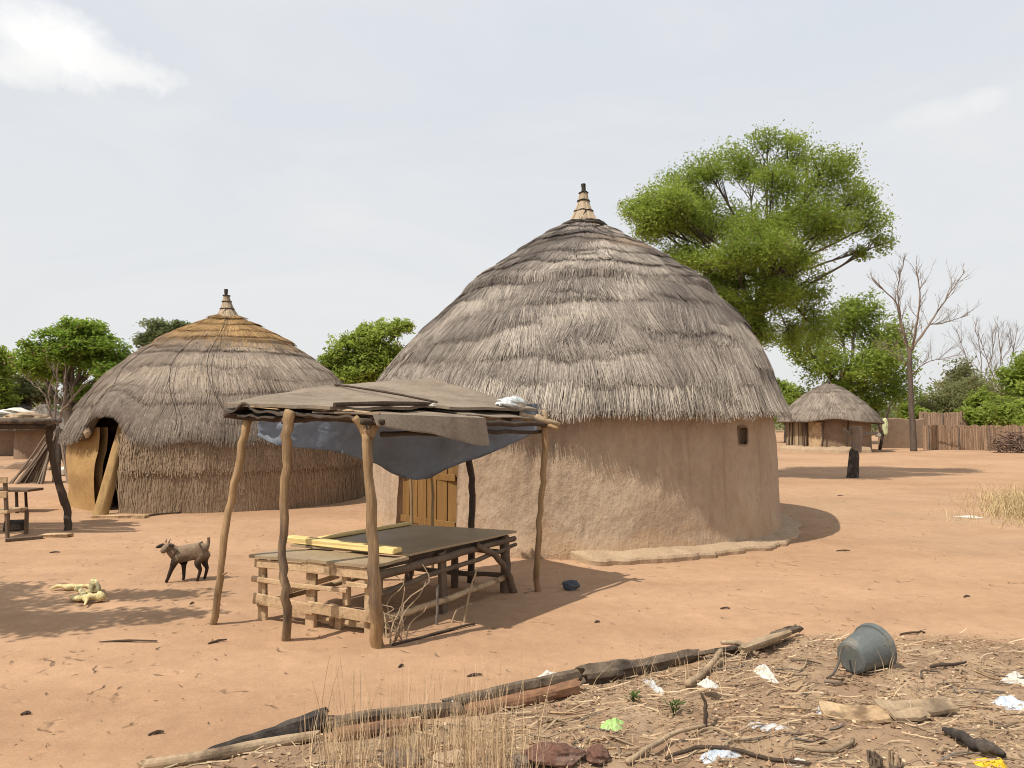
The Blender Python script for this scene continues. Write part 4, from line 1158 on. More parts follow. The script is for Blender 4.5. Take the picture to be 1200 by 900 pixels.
crumple('plastic_scrap', 898, 853, 44, 11, .05, 'greyplastic', 'grey plastic film right of the forked stem', 'plastic', 6)
crumple('plastic_scrap', 842, 884, 52, 12, .04, 'bluewhite', 'pale blue plastic sheet lying flat near the bottom edge', 'plastic', 7)
crumple('plastic_scrap', 935, 894, 30, 8, .03, 'white', 'thin white scrap near the bottom edge right of centre', 'plastic', 8)
crumple('plastic_sheet', 1192, 799, 44, 16, .07, 'white', 'white plastic sheet at the far right edge', 'plastic', 9)
crumple('plastic_sheet', 1187, 826, 42, 18, .08, 'bluewhite', 'pale blue plastic sheet at the right below the white sheet', 'plastic', 10)
crumple('plastic_wrapper', 1160, 895, 34, 12, .06, 'bright', 'bright yellow wrapper at the lower right edge', 'wrapper', 11)
crumple('paper_scrap', 963, 834, 16, 9, .07, 'bluewhite', 'small pale scrap at the left end of the brown boards', 'paper', 12)
crumple('paper_scrap', 767, 806, 14, 26, .05, 'greyplastic', 'thin greyish film standing behind the forked stem', 'plastic', 13)
crumple('paper_scrap', 1135, 606, 30, 5, .05, 'white', 'white scrap by the dry straw at the far right', 'paper', 14)
crumple('paper_scrap', 1095, 815, 22, 6, .04, 'mudpale', 'pale crumpled cardboard above the brown boards', 'cardboard', 15)
def rock(name, px, py, rx, ry, rz, mat, label, seed, cat='stone', sink=.3):
    p = G(px, py); mb = MB(); mb.blob(p + Vector((0, 0, rz * (1 - sink))), (rx, ry, rz), seed, .4, 1.7, 18, 11)
    return tag(mb.build(name, M[mat], None, tuple(p)), label, cat)
rock('clod', 648, 893, .16, .09, .055, 'redstone', 'long reddish brown lump at the bottom edge', 2, 'clod')
rock('clod', 700, 893, .07, .06, .05, 'redstone', 'small reddish lump right of the long reddish lump', 5, 'clod')
rock('stone', 612, 898, .06, .05, .035, 'stone', 'brown stone left of the long reddish lump', 7)
rock('stone', 530, 899, .12, .08, .05, 'mudpale', 'pale flat stone at the foot of the dry grass', 8)
rock('stone', 470, 897, .14, .08, .05, 'stone', 'dark stone at the foot of the dry grass', 9)
# two jagged stumps at the bottom edge
for px, lab, r_ in ((1026, 'small hollow stump with a dark core at the bottom edge', .045), (1050, 'small jagged stump with a pale top at the bottom edge', .04)):
    p = G(px, 902); mb = MB(); rj = random.Random(px); mb.tube([gz(p, -.05), p + Vector((0, 0, .03)), p + Vector((.006, 0, .055))], [r_ * .9, r_ * .8, r_ * .6], 9, jit=.25, sub=2)
    o = mb.build('stump', M['log'], None, tuple(p)); tag(o, lab, 'stump')
    c_ = MB()
    for k in range(9):
        a_ = 2 * math.pi * k / 9; q = p + Vector((math.cos(a_) * r_ * .7, math.sin(a_) * r_ * .7, .03)); c_.bar(q, q + Vector((rj.uniform(-.012, .012), rj.uniform(-.01, .01), rj.uniform(.03, .085))), .014, .009, up=(1, .3, 0), jit=.003)
    c_.build('splinters', M['palelog' if px > 1040 else 'log'], o)
# brown boards
for (pa, pb, wd_, lab) in (((962, 838), (1040, 842), .20, 'thick brown weathered board with curled left end'), ((1030, 837), (1116, 836), .16, 'long pale brown board pointing to the right'), ((1045, 846), (1085, 845), .10, 'short dark board under the pale brown board')):
    A_ = G(*pa); B_ = G(*pb); d_ = (B_ - A_); ln_ = d_.length; x_ = d_.normalized(); y_ = Vector((0, 0, 1)).cross(x_).normalized()
    sd_ = random.randint(0, 99)
    def fn(u, v, A_=A_, x_=x_, y_=y_, ln_=ln_, wd_=wd_, sd_=sd_):
        q = A_ + x_ * (ln_ * u) + y_ * (wd_ * (v - .5) * (1 + .12 * float(fbm(u * 4, v, sd_, 2))))
        q.z = ghf(A_.x + x_.x * ln_ * .5, A_.y + x_.y * ln_ * .5) + .045 + .012 * float(fbm(u * 3, v * 2, sd_ + 1, 2)) + .02 * (u - .5) ** 2 * 3 + .015 * (v - .5)
        return q
    tag(sheet('board', None, fn, 14, 5, .022, 'palelog' if 'pale' in lab else ('plankdark' if 'dark' in lab else 'plank'), tuple(A_), ragged=.03, seed=sd_), lab, 'board')
# dark root on the right
stick([G(1108, 862, .03), G(1125, 872, .05), G(1145, 882, .04), G(1158, 888, .06), G(1176, 890, .03)], [.02, .03, .035, .04, .02], 'char', 'knobbly dark root lying near the yellow wrapper', 'root', 'root', jit=.3)
stick([G(1090, 785, .02), G(1110, 784, .035), G(1132, 779, .02)], [.012, .014, .008], 'darkpole', 'dark twig lying right of the bucket', 'twig', 'twig')
stick([G(1055, 745, .01), G(1075, 743, .02), G(1084, 742, .01)], [.009, .010, .006], 'darkpole', 'thin dark twig behind the bucket', 'twig', 'twig')
stick([G(930, 880, .03), G(975, 888, .04), G(1000, 872, .03)], [.012, .014, .012], 'palelog', 'curved pale stick near the bottom edge right of centre', 'stick', 'stick')
stick([G(780, 893, .02), G(830, 880, .03), G(905, 893, .02), G(950, 899, .02)], [.01, .012, .012, .008], 'darkpole', 'long curved brown stick near the bottom edge', 'stick', 'stick')
stick([G(735, 897, .02), G(785, 872, .05), G(826, 856, .03)], [.016, .015, .010], 'palelog', 'pale stick slanting from the bottom edge to the forked stem', 'stick', 'stick')

# scattered twigs in the soil
rt = random.Random(5)
for i in range(170):
    while True:
        px = rt.uniform(300, 1195); py = rt.uniform(770, 898); p = G(px, py)
        if fmask(p.x, p.y) > .6: break
    a = rt.uniform(-.6, .6) if rt.random() < .75 else rt.uniform(0, math.pi); ln_ = rt.uniform(.06, .30) * (1.5 if rt.random() < .1 else 1)
    d_ = Vector((math.cos(a), math.sin(a), 0)) * ln_; n_ = Vector((-d_.y, d_.x, 0)) * rt.uniform(-.25, .25)
    pts = [p, p + d_ * .5 + n_, p + d_]
    pts = [Vector((q.x, q.y, ghf(q.x, q.y) + .008 + rt.uniform(0, .025))) for q in pts]
    mb = MB(); r_ = rt.uniform(.003, .009); mb.tube(pts, [r_, r_ * .9, r_ * .5], 5, sub=3)
    o = mb.build('twig', M[rt.choice(['palelog', 'greybark', 'palelog', 'palelog', 'plank', 'log'])], None, tuple(p))
    tag(o, 'thin dry twig lying in the littered soil', 'twig', 'twigs scattered over the littered soil')
# single chips on the bare sand
for i, (px, py, ln_, ang) in enumerate(((255, 753, .16, .7), (183, 861, .09, .4), (556, 793, .12, .25), (850, 714, .10, 0), (64, 648, .14, .1), (225, 708, .05, 1), (988, 646, .2, .05), (985, 581, .16, .1), (1133, 700, .08, .2), (150, 753, .5, .03), (30, 838, .06, .3), (700, 730, .05, .2), (470, 782, .05, 0.8))):
    p = G(px, py); d_ = Vector((math.cos(ang), math.sin(ang), 0)) * ln_ / 2
    mb = MB(); mb.tube([p - d_ + Vector((0, 0, .006)), p + Vector((0, .01, .015)), p + d_ + Vector((0, 0, .012))], [.006, .011, .006], 6, jit=.2, sub=3)
    tag(mb.build('wood_chip', M['darkpole'], None, tuple(p)), 'small dark wood chip lying on the bare sandy ground', 'wood chip', 'wood chips on the bare sand')

# litter too fine to count
def flakes(n, sampler, sizes, cols, name, seed, zlift=.006):
    rng = np.random.default_rng(seed)
    x, y = sampler(rng, n); n = len(x)
    z = gh(x, y) + zlift * rng.random(n)
    a = rng.uniform(0, np.pi * 2, n); kind = rng.random(n)
    l = np.where(kind < .45, rng.uniform(.03, .14, n), rng.uniform(.012, .04, n)) * sizes; wv = np.where(kind < .45, .0028, l * rng.uniform(.4, .8, n))
    d = np.stack([np.cos(a), np.sin(a), rng.uniform(-.3, .3, n)], 1); e = np.stack([-np.sin(a), np.cos(a), rng.uniform(-.5, .5, n)], 1)
    c = np.stack([x, y, z + .006], 1)
    Vv = np.stack([c - d * l[:, None] / 2, c + e * wv[:, None] / 2 + np.array([0, 0, .004]), c + d * l[:, None] / 2, c - e * wv[:, None] / 2], 1).reshape(-1, 3)
    Fv = np.arange(n * 4).reshape(n, 4)
    ci = rng.integers(0, len(cols), n); C = np.array(cols)[ci] * rng.uniform(.7, 1.25, n)[:, None]
    return build(name, Vv, Fv, M['straw'], np.repeat(C, 4, 0), None)
def fg(rng, n):
    x = rng.uniform(-2.8, 6.8, n * 2); y = 3.5 + 4.2 * rng.random(n * 2) ** 1.2
    k = rng.random(n * 2) < fmask(x, y) * (.25 + .75 * vn(x * 2.2, y * 2.2, 70)); return x[k][:n], y[k][:n]
o = flakes(20000, fg, 1.0, [(.45, .32, .20), (.34, .225, .14), (.20, .13, .085), (.52, .39, .25), (.28, .18, .11)], 'leaf_litter', 3); tag(o, 'dry leaf and straw litter covering the foreground soil', 'litter', kind='stuff')
def straws(n, seed):
    rng = np.random.default_rng(seed); x, y = fg(rng, n); n = len(x); a = rng.normal(.1, .6, n); l = rng.uniform(.05, .26, n); k_ = rng.normal(0, .12, n); w_ = rng.uniform(.0009, .0024, n)
    rows = []; z0 = rng.uniform(.004, .05, n)
    for t in (-.5, -.17, .17, .5):
        cx_ = x + np.cos(a) * l * t - np.sin(a) * l * k_ * (.25 - t * t) * 4; cy_ = y + np.sin(a) * l * t + np.cos(a) * l * k_ * (.25 - t * t) * 4; z = np.maximum(gh(cx_, cy_) + .004, gh(x, y) + z0 * (.5 + t))
        for sg in (-1, 1): rows.append(np.stack([cx_ - np.sin(a) * w_ * sg, cy_ + np.cos(a) * w_ * sg, z + .003 * (sg + 1)], 1))
    Vv = np.stack(rows, 1).reshape(-1, 3); b = np.arange(n)[:, None] * 8; F_ = np.concatenate([b + np.array([[k, k + 1, k + 3, k + 2]]) for k in (0, 2, 4)])
    C = np.array([(.56, .43, .28), (.47, .35, .22), (.38, .27, .17), (.27, .19, .13)])[rng.integers(0, 4, n)] * rng.uniform(.8, 1.15, n)[:, None]
    o = build('loose_straw', Vv, F_, M['straw'], np.repeat(C, 8, 0)); tag(o, 'loose pale straw strewn over the foreground soil', 'straw', kind='stuff')
straws(1900, 31)
def yard(rng, n):
    x = rng.uniform(-8, 9, n); y = 4 + 16 * rng.random(n) ** 1.5; k = rng.random(n) < .2 + .8 * sstep(.45, .7, vn(x * .6, y * .6, 71)); return x[k], y[k]
o = flakes(2600, yard, .7, [(.28, .16, .09), (.20, .12, .07), (.40, .25, .14), (.10, .07, .05)], 'crumbs', 4); tag(o, 'fine dry crumbs scattered over the sandy yard', 'litter', kind='stuff')
# clods
def clods(n, seed):
    rng = np.random.default_rng(seed); x, y = fg(rng, n); n = len(x); r = .004 + .018 * rng.random(n) ** 3
    dirs = np.array([(1, 0, 0), (-1, 0, 0), (0, 1, 0), (0, -1, 0), (0, 0, 1), (0, 0, -1)], float)
    Vv = (np.stack([x, y, gh(x, y) + r * .4], 1)[:, None, :] + dirs[None] * r[:, None, None] * rng.uniform(.6, 1.3, (n, 6, 1)))
    Fq = np.array([(0, 2, 4), (2, 1, 4), (1, 3, 4), (3, 0, 4), (2, 0, 5), (1, 2, 5), (3, 1, 5), (0, 3, 5)])
    Fv = (np.arange(n)[:, None, None] * 6 + Fq[None]).reshape(-1, 3)
    C = np.array([.31, .195, .12])[None] * rng.uniform(.6, 1.35, n)[:, None]
    o = build('soil_crumbs', Vv.reshape(-1, 3), Fv, M['straw'], np.repeat(C, 6, 0)); tag(o, 'crumbly clods of brown soil in the foreground', 'soil', kind='stuff')
clods(4500, 6)

# ------------------------------------------------------------------ dry grass
def grass(name, pts, hts, wid, cols, seed, lean=.18, label='', seg=4):
    rng = np.random.default_rng(seed); n = len(pts); pts = np.array(pts); hts = np.array(hts)
    a = rng.uniform(0, 2 * np.pi, n); ld = np.stack([np.cos(a), np.sin(a)], 1) * (rng.uniform(0, lean, n) * hts)[:, None]
    fa = rng.uniform(-.9, .9, n); side = np.stack([np.cos(fa), np.sin(fa)], 1)
    C = np.array(cols)[rng.integers(0, len(cols), n)] * rng.uniform(.75, 1.2, n)[:, None]
    rows = []
    for k in range(seg + 1):
        t = k / seg; ww = wid * (1 - .75 * t) * rng.uniform(.8, 1.2, n)
        cx_ = pts[:, :2] + ld * t ** 2
        for sg in (-1, 1):
            xy = cx_ + side * (ww * sg * .5)[:, None]
            rows.append(np.stack([xy[:, 0], xy[:, 1], pts[:, 2] - .01 + hts * t * (1 - .1 * t * lean)], 1))
    Vv = np.stack(rows, 1).reshape(-1, 3); m_ = (seg + 1) * 2
    b = np.arange(n)[:, None, None] * m_; q = np.array([[2 * k, 2 * k + 1, 2 * k + 3, 2 * k + 2] for k in range(seg)])
    o = build(name, Vv, (b + q[None]).reshape(-1, 4), M['straw'], np.repeat(C, m_, 0)); return tag(o, label, 'grass', kind='stuff')
pts = []; hts = []
rg = random.Random(12)
straw = [(.60, .44, .27), (.52, .37, .22), (.45, .31, .185), (.66, .50, .32)]
for i in range(760):
    c_ = rg.choices((388, 425, 470, 500, 545, 580, 620), (3, 2, 3, 2, 4, 3, .6))[0]
    p = G(rg.gauss(c_, 14), rg.uniform(872, 925)); pts.append(tuple(p)); hts.append(rg.uniform(.12, .32) if rg.random() < .78 else rg.uniform(.32, .66))
grass('dry_grass', pts, hts, .0045, straw, 3, .28, 'tall thin straw coloured grass stalks in front of the log row')
pts = []; hts = []
for i in range(420):
    px = rg.uniform(620, 1200); py = rg.uniform(775, 905); p = G(px, py)
    if fmask(p.x, p.y) < .7 or float(vn(p.x * 1.6, p.y * 1.6, 90)) < .5: continue
    pts.append(tuple(p)); hts.append(rg.uniform(.03, .16))
for i in range(40):
    p = G(rg.uniform(690, 880), rg.uniform(785, 815)); pts.append(tuple(p)); hts.append(rg.uniform(.1, .35))
for i in range(10):
    p = G(rg.uniform(990, 1045), rg.uniform(788, 796)); pts.append(tuple(p)); hts.append(rg.uniform(.1, .22))
grass('dry_grass', pts, hts, .005, straw, 5, .8, 'short broken straw stubble around the logs and the bucket')
pts = []; hts = []
for i in range(5200):
    p = G(1200 - abs(rg.gauss(0, 34)) + rg.uniform(0, 90), rg.gauss(594, 9)); pts.append(tuple(p)); hts.append(rg.uniform(.05, .30))
grass('dry_grass', pts, hts, .012, [(.50, .38, .20), (.42, .31, .16), (.58, .46, .26)], 8, 1.1, 'pale tussock of dry straw at the right edge of the yard')

# green weed sprigs
def sprig(px, py, h, label):
    p = G(px, py); mb = MB(); rr_ = random.Random(px)
    for i in range(26):
        a = rr_.uniform(0, 6.28); r_ = rr_.uniform(.0, .07); z = rr_.uniform(.02, h)
        c_ = p + Vector((math.cos(a) * r_, math.sin(a) * r_, z)); d_ = Vector((math.cos(a), math.sin(a), .4)) * .022; e_ = Vector((-math.sin(a), math.cos(a), 0)) * .009
        mb.add([c_ - d_, c_ + e_, c_ + d_, c_ - e_], [(0, 1, 2, 3)], (.09, .16, .035))
    for i in range(4): mb.tube([p, p + Vector((rr_.uniform(-.04, .04), rr_.uniform(-.04, .04), h))], [.004, .002], 4, tint=(.12, .14, .05))
    tag(mb.build('weed', M['leaf'], None, tuple(p)), label, 'weed')
sprig(790, 838, .10, 'small green weed left of the forked stem')
sprig(742, 822, .05, 'low green weed behind the light green plastic')

# ================================================================== TREES
def leaves(lobes, n, size, cols, seed, flat=.6, clump=16, spread=.22, nsub=13):
    rng = np.random.default_rng(seed)
    sub_ = []
    for c, r in lobes:                                  # break every limb's crown into sprays with gaps between
        for k in range(nsub):
            d = rng.standard_normal(3); d /= np.linalg.norm(d); d[2] = d[2] * .9 + .1
            sub_.append((c + d * r * rng.uniform(.25, .95), r * rng.uniform(.28, .52)))
    if nsub: lobes = sub_
    vol = np.array([r[0] * r[2] for _, r in lobes]); pr_ = vol / vol.sum()
    nc_ = max(n // clump, 1); li = rng.choice(len(lobes), nc_, p=pr_)
    C = np.array([c for c, _ in lobes])[li]; Rr = np.array([r for _, r in lobes])[li]
    d = rng.standard_normal((nc_, 3)); d /= np.linalg.norm(d, axis=1)[:, None]
    rad = rng.random(nc_) ** .42 * (1 + .14 * rng.standard_normal(nc_))
    cc = C + d * Rr * rad[:, None]
    cs = spread * (Rr.mean(1) ** .5)[:, None]
    tone = np.clip(.5 * rng.random(nc_) + .5 * np.clip(.5 + .9 * fbm(cc[:, 0] * 1.1 / max(spread * 4, .5), cc[:, 2] * 1.1 / max(spread * 4, .5), seed, 3), 0, 1), 0, 1)
    pts = np.repeat(cc, clump, 0) + rng.standard_normal((nc_ * clump, 3)) * np.repeat(cs, clump, 0) * np.array([1, 1, .65])
    m = len(pts)
    nrm = rng.standard_normal((m, 3)); nrm[:, 2] = np.abs(nrm[:, 2]) + flat; nrm /= np.linalg.norm(nrm, axis=1)[:, None]
    t = rng.standard_normal((m, 3)); t -= nrm * (t * nrm).sum(1)[:, None]; t /= np.linalg.norm(t, axis=1)[:, None]
    b = np.cross(nrm, t); s = size * rng.uniform(.55, 1.3, m)[:, None]
    Vv = np.stack([pts - t * s, pts + b * s * .42 - t * s * .1, pts + t * s - nrm * s * .25, pts - b * s * .42 - t * s * .1], 1).reshape(-1, 3)
    Fv = np.arange(m * 4).reshape(m, 4)
    tt = np.clip(np.repeat(tone, clump) * .75 + .35 * (rng.random(m) - .3), 0, 1)
    Cc = lerp(cols[0], cols[1], tt)
    dead = rng.random(m) < .035; Cc = np.where(dead[:, None], np.array([.26, .19, .10])[None], Cc)
    return Vv, Fv, np.repeat(Cc, 4, 0), cc

def lob(px, py, rx, ry, Y, dy=0, rd=None):
    p = P(px, py, Y + dy); k = (Y + dy) / FPX
    return (np.array(p), np.array([rx * k, (rd if rd else (rx + ry) * .5 * k), ry * k]))

def tree(name, label, cat, base, trunkpts, trad, lobes, n, size, cols, seed, bark='bark', group=None, clump=16, spread=.22, limbs=True, twigs=4, cname='crown', flat=.6, thin=1.0):
    t = thing(name, tuple(base), label, cat, group)
    mb = MB(); tp = [Vector(p) for p in trunkpts]
    mb.tube(tp, trad, 10, jit=.08, sub=4, wob=trad[-1] * .3)
    rnd = random.Random(seed)
    if limbs:
        for c, r in lobes:
            c = Vector(c); s0 = tp[rnd.randrange(max(len(tp) - 2, 0), len(tp))]
            mid = s0.lerp(c, .5) + Vector((rnd.uniform(-.15, .15) * r[0], rnd.uniform(-.2, .2) * r[0], rnd.uniform(.0, .25) * r[2]))
            r0 = trad[-1] * rnd.uniform(.45, .75) * thin
            mb.tube([s0, mid, c], [r0, r0 * .65, r0 * .3], 7, sub=4, wob=r0 * .5)
            for k in range(twigs):
                a = Vector([rnd.gauss(0, 1) for _ in range(3)]).normalized(); e = c + Vector((a.x * r[0], a.y * r[1], abs(a.z) * r[2] * .9))
                s1 = mid.lerp(c, rnd.uniform(.3, 1))
                mb.tube([s1, s1.lerp(e, .5) + Vector((rnd.uniform(-.1, .1), 0, rnd.uniform(-.05, .15))) * r[0], e], [r0 * .32, r0 * .2, r0 * .07], 5, sub=2)
    mb.build('trunk', M[bark], t, smooth=True)
    V_, F_, T_, _ = leaves(lobes, n, size, cols, seed, clump=clump, spread=spread, flat=flat)
    build(cname, V_, F_, M['leaf'], T_, t)
    return t

GRN = ((.17, .24, .035), (.43, .52, .10))
OLV = ((.19, .20, .08), (.33, .33, .15))
BRT = ((.22, .29, .045), (.42, .50, .11))
# big tree behind the large hut
Y = 23
bt = P(868, 560, Y); bt.z = 0
lb = [lob(*a[:4], Y, a[4]) for a in ((748, 250, 26, 20, 0), (770, 240, 36, 30, -.6), (822, 222, 48, 34, .4), (800, 262, 46, 28, -.8), (878, 202, 42, 32, .8), (932, 178, 36, 24, 0), (962, 205, 40, 34, -.5), (1000, 232, 30, 30, .4),
      (1022, 262, 22, 24, 0), (1032, 286, 15, 15, .3), (1006, 296, 13, 12, .2), (905, 256, 60, 44, -1.0), (848, 268, 52, 40, .8), (950, 262, 42, 38, .6), (905, 318, 42, 34, 1.2), (868, 322, 34, 36, -.4), (940, 340, 34, 36, 0), (955, 385, 24, 34, -.3), (925, 392, 22, 26, .9), (800, 300, 34, 24, -.6), (838, 332, 32, 26, -.4), (862, 366, 26, 26, -.8), (886, 392, 24, 20, -1.0), (775, 272, 34, 20, 0), (895, 292, 40, 28, -2.0), (935, 300, 30, 26, -1.6), (862, 296, 34, 26, -2.2), (975, 262, 30, 24, -1.2), (905, 350, 30, 26, -1.4), (830, 200, 26, 18, -.5), (905, 215, 40, 26, -1.2), (900, 165, 20, 14, 0), (760, 262, 30, 22, -.8), (815, 310, 34, 24, -1.2), (850, 345, 30, 24, -1.2), (878, 380, 26, 22, -.6), (790, 240, 40, 26, -1.4))]
tree('tree', 'tallest broad green tree rising behind the large grey thatched hut', 'tree', bt, [bt - Vector((0, 0, .2)), P(872, 470, Y), P(882, 410, Y), P(888, 370, Y), P(900, 330, Y)], [.40, .32, .26, .22, .15], lb, 135000, .05, GRN, 101, twigs=9, spread=.27, clump=12, flat=.3, bark='bark', thin=.62)
# second tree, right, behind the small hut
Y = 50
b2 = P(985, 525, Y); b2.z = 0
lb = [lob(*a[:4], Y, a[4]) for a in ((1005, 360, 26, 20, 0), (985, 385, 34, 30, 1), (1030, 392, 30, 36, 0), (1012, 430, 46, 36, -1), (965, 425, 28, 30, 0), (1045, 440, 26, 36, 1), (1020, 468, 42, 24, 0), (985, 460, 30, 26, 0), (940, 405, 20, 26, 0))]
tree('tree', 'dense green tree standing behind the small hut', 'tree', b2, [b2, P(990, 470, Y), P(998, 430, Y)], [.4, .34, .25], lb, 24000, .14, GRN, 102, spread=.36, bark='greybark')
# left tree
Y = 30
b3 = P(84, 530, Y); b3.z = 0
lb = [lob(*a[:4], Y, a[4]) for a in ((85, 387, 24, 13, 0), (110, 395, 30, 20, .5), (62, 405, 30, 20, -.5), (95, 415, 44, 22, 0), (132, 418, 18, 18, .4), (38, 428, 22, 18, 0), (70, 436, 36, 16, .6), (125, 442, 22, 16, -.4), (112, 462, 24, 16, .4), (100, 478, 16, 14, .5))]
tree('tree', 'round bright green tree left of the straw hut', 'tree', b3, [b3, P(82, 490, Y), P(80, 462, Y)], [.30, .24, .18], lb, 26000, .10, ((.15, .24, .03), (.34, .46, .08)), 103, twigs=3, spread=.24)
Y = 36
for i, (spec, lab, cols, n) in enumerate(((((-2, 425, 20, 20), (-8, 455, 30, 24), (2, 470, 16, 14)), 'dark green tree cut by the left edge', GRN, 9000),
     (((28, 452, 22, 26), (48, 462, 24, 20), (20, 474, 20, 14)), 'grey green bush below the round green tree', OLV, 6000))):
    px = sum(s[0] for s in spec) / len(spec); b_ = P(px, 520, Y + 2 * i); b_.z = 0
    tree('tree' if i == 0 else 'bush', lab, 'tree' if i == 0 else 'bush', b_, [b_, P(px, 490, Y + 2 * i), P(px, 470, Y + 2 * i)], [.25, .2, .15], [lob(*s, Y + 2 * i) for s in spec], n, .11, cols, 110 + i, bark='greybark', spread=.24)
Y = 48
b_ = P(190, 520, Y); b_.z = 0
tree('tree', 'pale distant tree just showing over the straw hut roof', 'tree', b_, [b_, P(190, 440, Y), P(190, 410, Y)], [.3, .24, .2], [lob(*s, Y) for s in ((196, 386, 26, 9), (176, 397, 18, 10), (212, 382, 12, 6), (190, 402, 26, 10))], 6000, .13, ((.15, .19, .08), (.26, .30, .14)), 120, spread=.26)
Y = 27
b_ = P(430, 560, Y); b_.z = 0
tree('tree', 'yellow green bushy tree between the two large huts', 'tree', b_, [b_, P(428, 470, Y), P(425, 440, Y)], [.25, .2, .16], [lob(*s, Y) for s in ((402, 420, 24, 22), (430, 412, 30, 26), (455, 420, 24, 26), (418, 440, 42, 20), (450, 388, 26, 12), (474, 380, 16, 9), (428, 390, 14, 9), (384, 428, 16, 16), (396, 440, 20, 14), (440, 430, 34, 22), (412, 400, 18, 12))], 24000, .085, BRT, 121, spread=.22)

# bushes beyond the fence on the right
bush = [((1110, 470, 34, 30), (1085, 480, 30, 24), 'olive bush behind the reed fence beside the bare tree', OLV, 52),
        ((1120, 438, 20, 24), (1130, 455, 30, 26), 'thin upright olive tree behind the middle of the reed fence', OLV, 56),
        ((1160, 465, 34, 26), (1140, 478, 26, 18), 'grey green bush behind the right half of the reed fence', OLV, 50),
        ((1190, 440, 22, 28), (1205, 425, 22, 20), 'bright green tree at the right edge above the brush pile', GRN, 46),
        ((1178, 478, 26, 18), (1202, 470, 24, 24), 'low bright green bush above the brush pile', BRT, 44),
        ((1098, 492, 16, 12), (1068, 486, 14, 14), 'small yellow green bush between bare tree and reed fence', BRT, 47),
        ((1140, 488, 16, 10), (1150, 470, 12, 16), 'small bright green shrub over the reed fence', BRT, 46),
        ((930, 462, 24, 12), (912, 458, 20, 14), 'low green bush seen between the large and small hut', BRT, 52)]
for i, (l1, l2, lab, cols, Yb) in enumerate(bush):
    px = (l1[0] + l2[0]) / 2; b_ = P(px, 525, Yb); b_.z = 0
    lo = [lob(*l1, Yb), lob(*l2, Yb, .8), lob(px, min(l1[1], l2[1]) + 28, max(l1[2], 14) * .9, 18, Yb, -.5)]
    tree('bush', lab, 'bush', b_, [b_, P(px, 505, Yb), P(px + 1, 492, Yb)], [.14, .11, .09], lo, 5200, .14, cols, 130 + i, bark='greybark', spread=.30)

# bare tree
def baretree(name, label, base, paths, seed, mat, n2=5, n3=4, scale=1.0, cat='tree'):
    t = thing(name, tuple(base), label, cat); rnd = random.Random(seed)
    tm = MB(); pts, rr_ = paths[0]; tm.tube(pts, rr_, 10, jit=.07, sub=4, wob=.02); tm.build('trunk', M[mat], t, smooth=True)
    br = MB()
    def sub(p0, d, ln_, r, depth):
        d = d.normalized(); e = p0 + d * ln_; mid = p0.lerp(e, .5) + Vector([rnd.uniform(-.1, .1) for _ in range(3)]) * ln_
        br.tube([p0, mid, e], [r, r * .75, r * .4], 5, sub=3)
        if depth > 0:
            for k in range(n3):
                q = p0.lerp(mid, rnd.uniform(.4, 1)) if rnd.random() < .4 else mid.lerp(e, rnd.uniform(.1, 1))
                nd = d + Vector([rnd.uniform(-.75, .75), rnd.uniform(-.75, .75), rnd.uniform(-.15, .75)])
                sub(q, nd, ln_ * rnd.uniform(.45, .75), r * .5, depth - 1)
    for pts, rr_ in paths[1:]:
        br.tube(pts, [r * .62 for r in rr_], 7, jit=.05, sub=4, wob=.03)
        for k in range(n2):
            i = rnd.randrange(1, len(pts)); q = Vector(pts[i - 1]).lerp(Vector(pts[i]), rnd.uniform(.2, 1)); d = (Vector(pts[i]) - Vector(pts[i - 1])).normalized() + Vector([rnd.uniform(-.8, .8), rnd.uniform(-.8, .8), rnd.uniform(-.1, .7)])
            sub(q, d, scale * rnd.uniform(.7, 1.3), rr_[-1] * .6, 2)
        d = (Vector(pts[-1]) - Vector(pts[-2])); sub(Vector(pts[-1]), d, scale * .8, rr_[-1], 2)
    br.build('branches', M['palebark'], t, smooth=True); return t
Y = 40
Q = lambda px, py, dy=0, Y=Y: P(px, py, Y + dy)
b_ = Q(1071, 530); b_.z = -.1
baretree('bare_tree', 'leafless tree with a tall slim dark trunk before the reed fence', b_,
    [([b_, Q(1069, 500), Q(1067, 460), Q(1066, 410)], [.19, .165, .14, .11]),
     ([Q(1066, 415), Q(1058, 385), Q(1050, 355), Q(1034, 338)], [.13, .1, .07, .04]),
     ([Q(1055, 372), Q(1052, 340, .5), Q(1056, 318, .5)], [.07, .05, .03]),
     ([Q(1067, 412), Q(1074, 385, -.5), Q(1078, 350, -1), Q(1076, 325, -1)], [.12, .09, .06, .03]),
     ([Q(1068, 410), Q(1082, 390, .5), Q(1094, 372, 1), Q(1112, 345, 1), Q(1122, 330, 1)], [.13, .1, .08, .05, .03]),
     ([Q(1090, 380, 1), Q(1108, 378, 1), Q(1126, 372, 1.5)], [.06, .045, .025]),
     ([Q(1067, 440), Q(1085, 425, -.5), Q(1106, 420, -1)], [.05, .035, .02]),
     ([Q(1066, 430), Q(1052, 418, .5), Q(1042, 410, .5)], [.045, .03, .02])], 7, 'bark', 9, 3, .95)
Y2 = 58
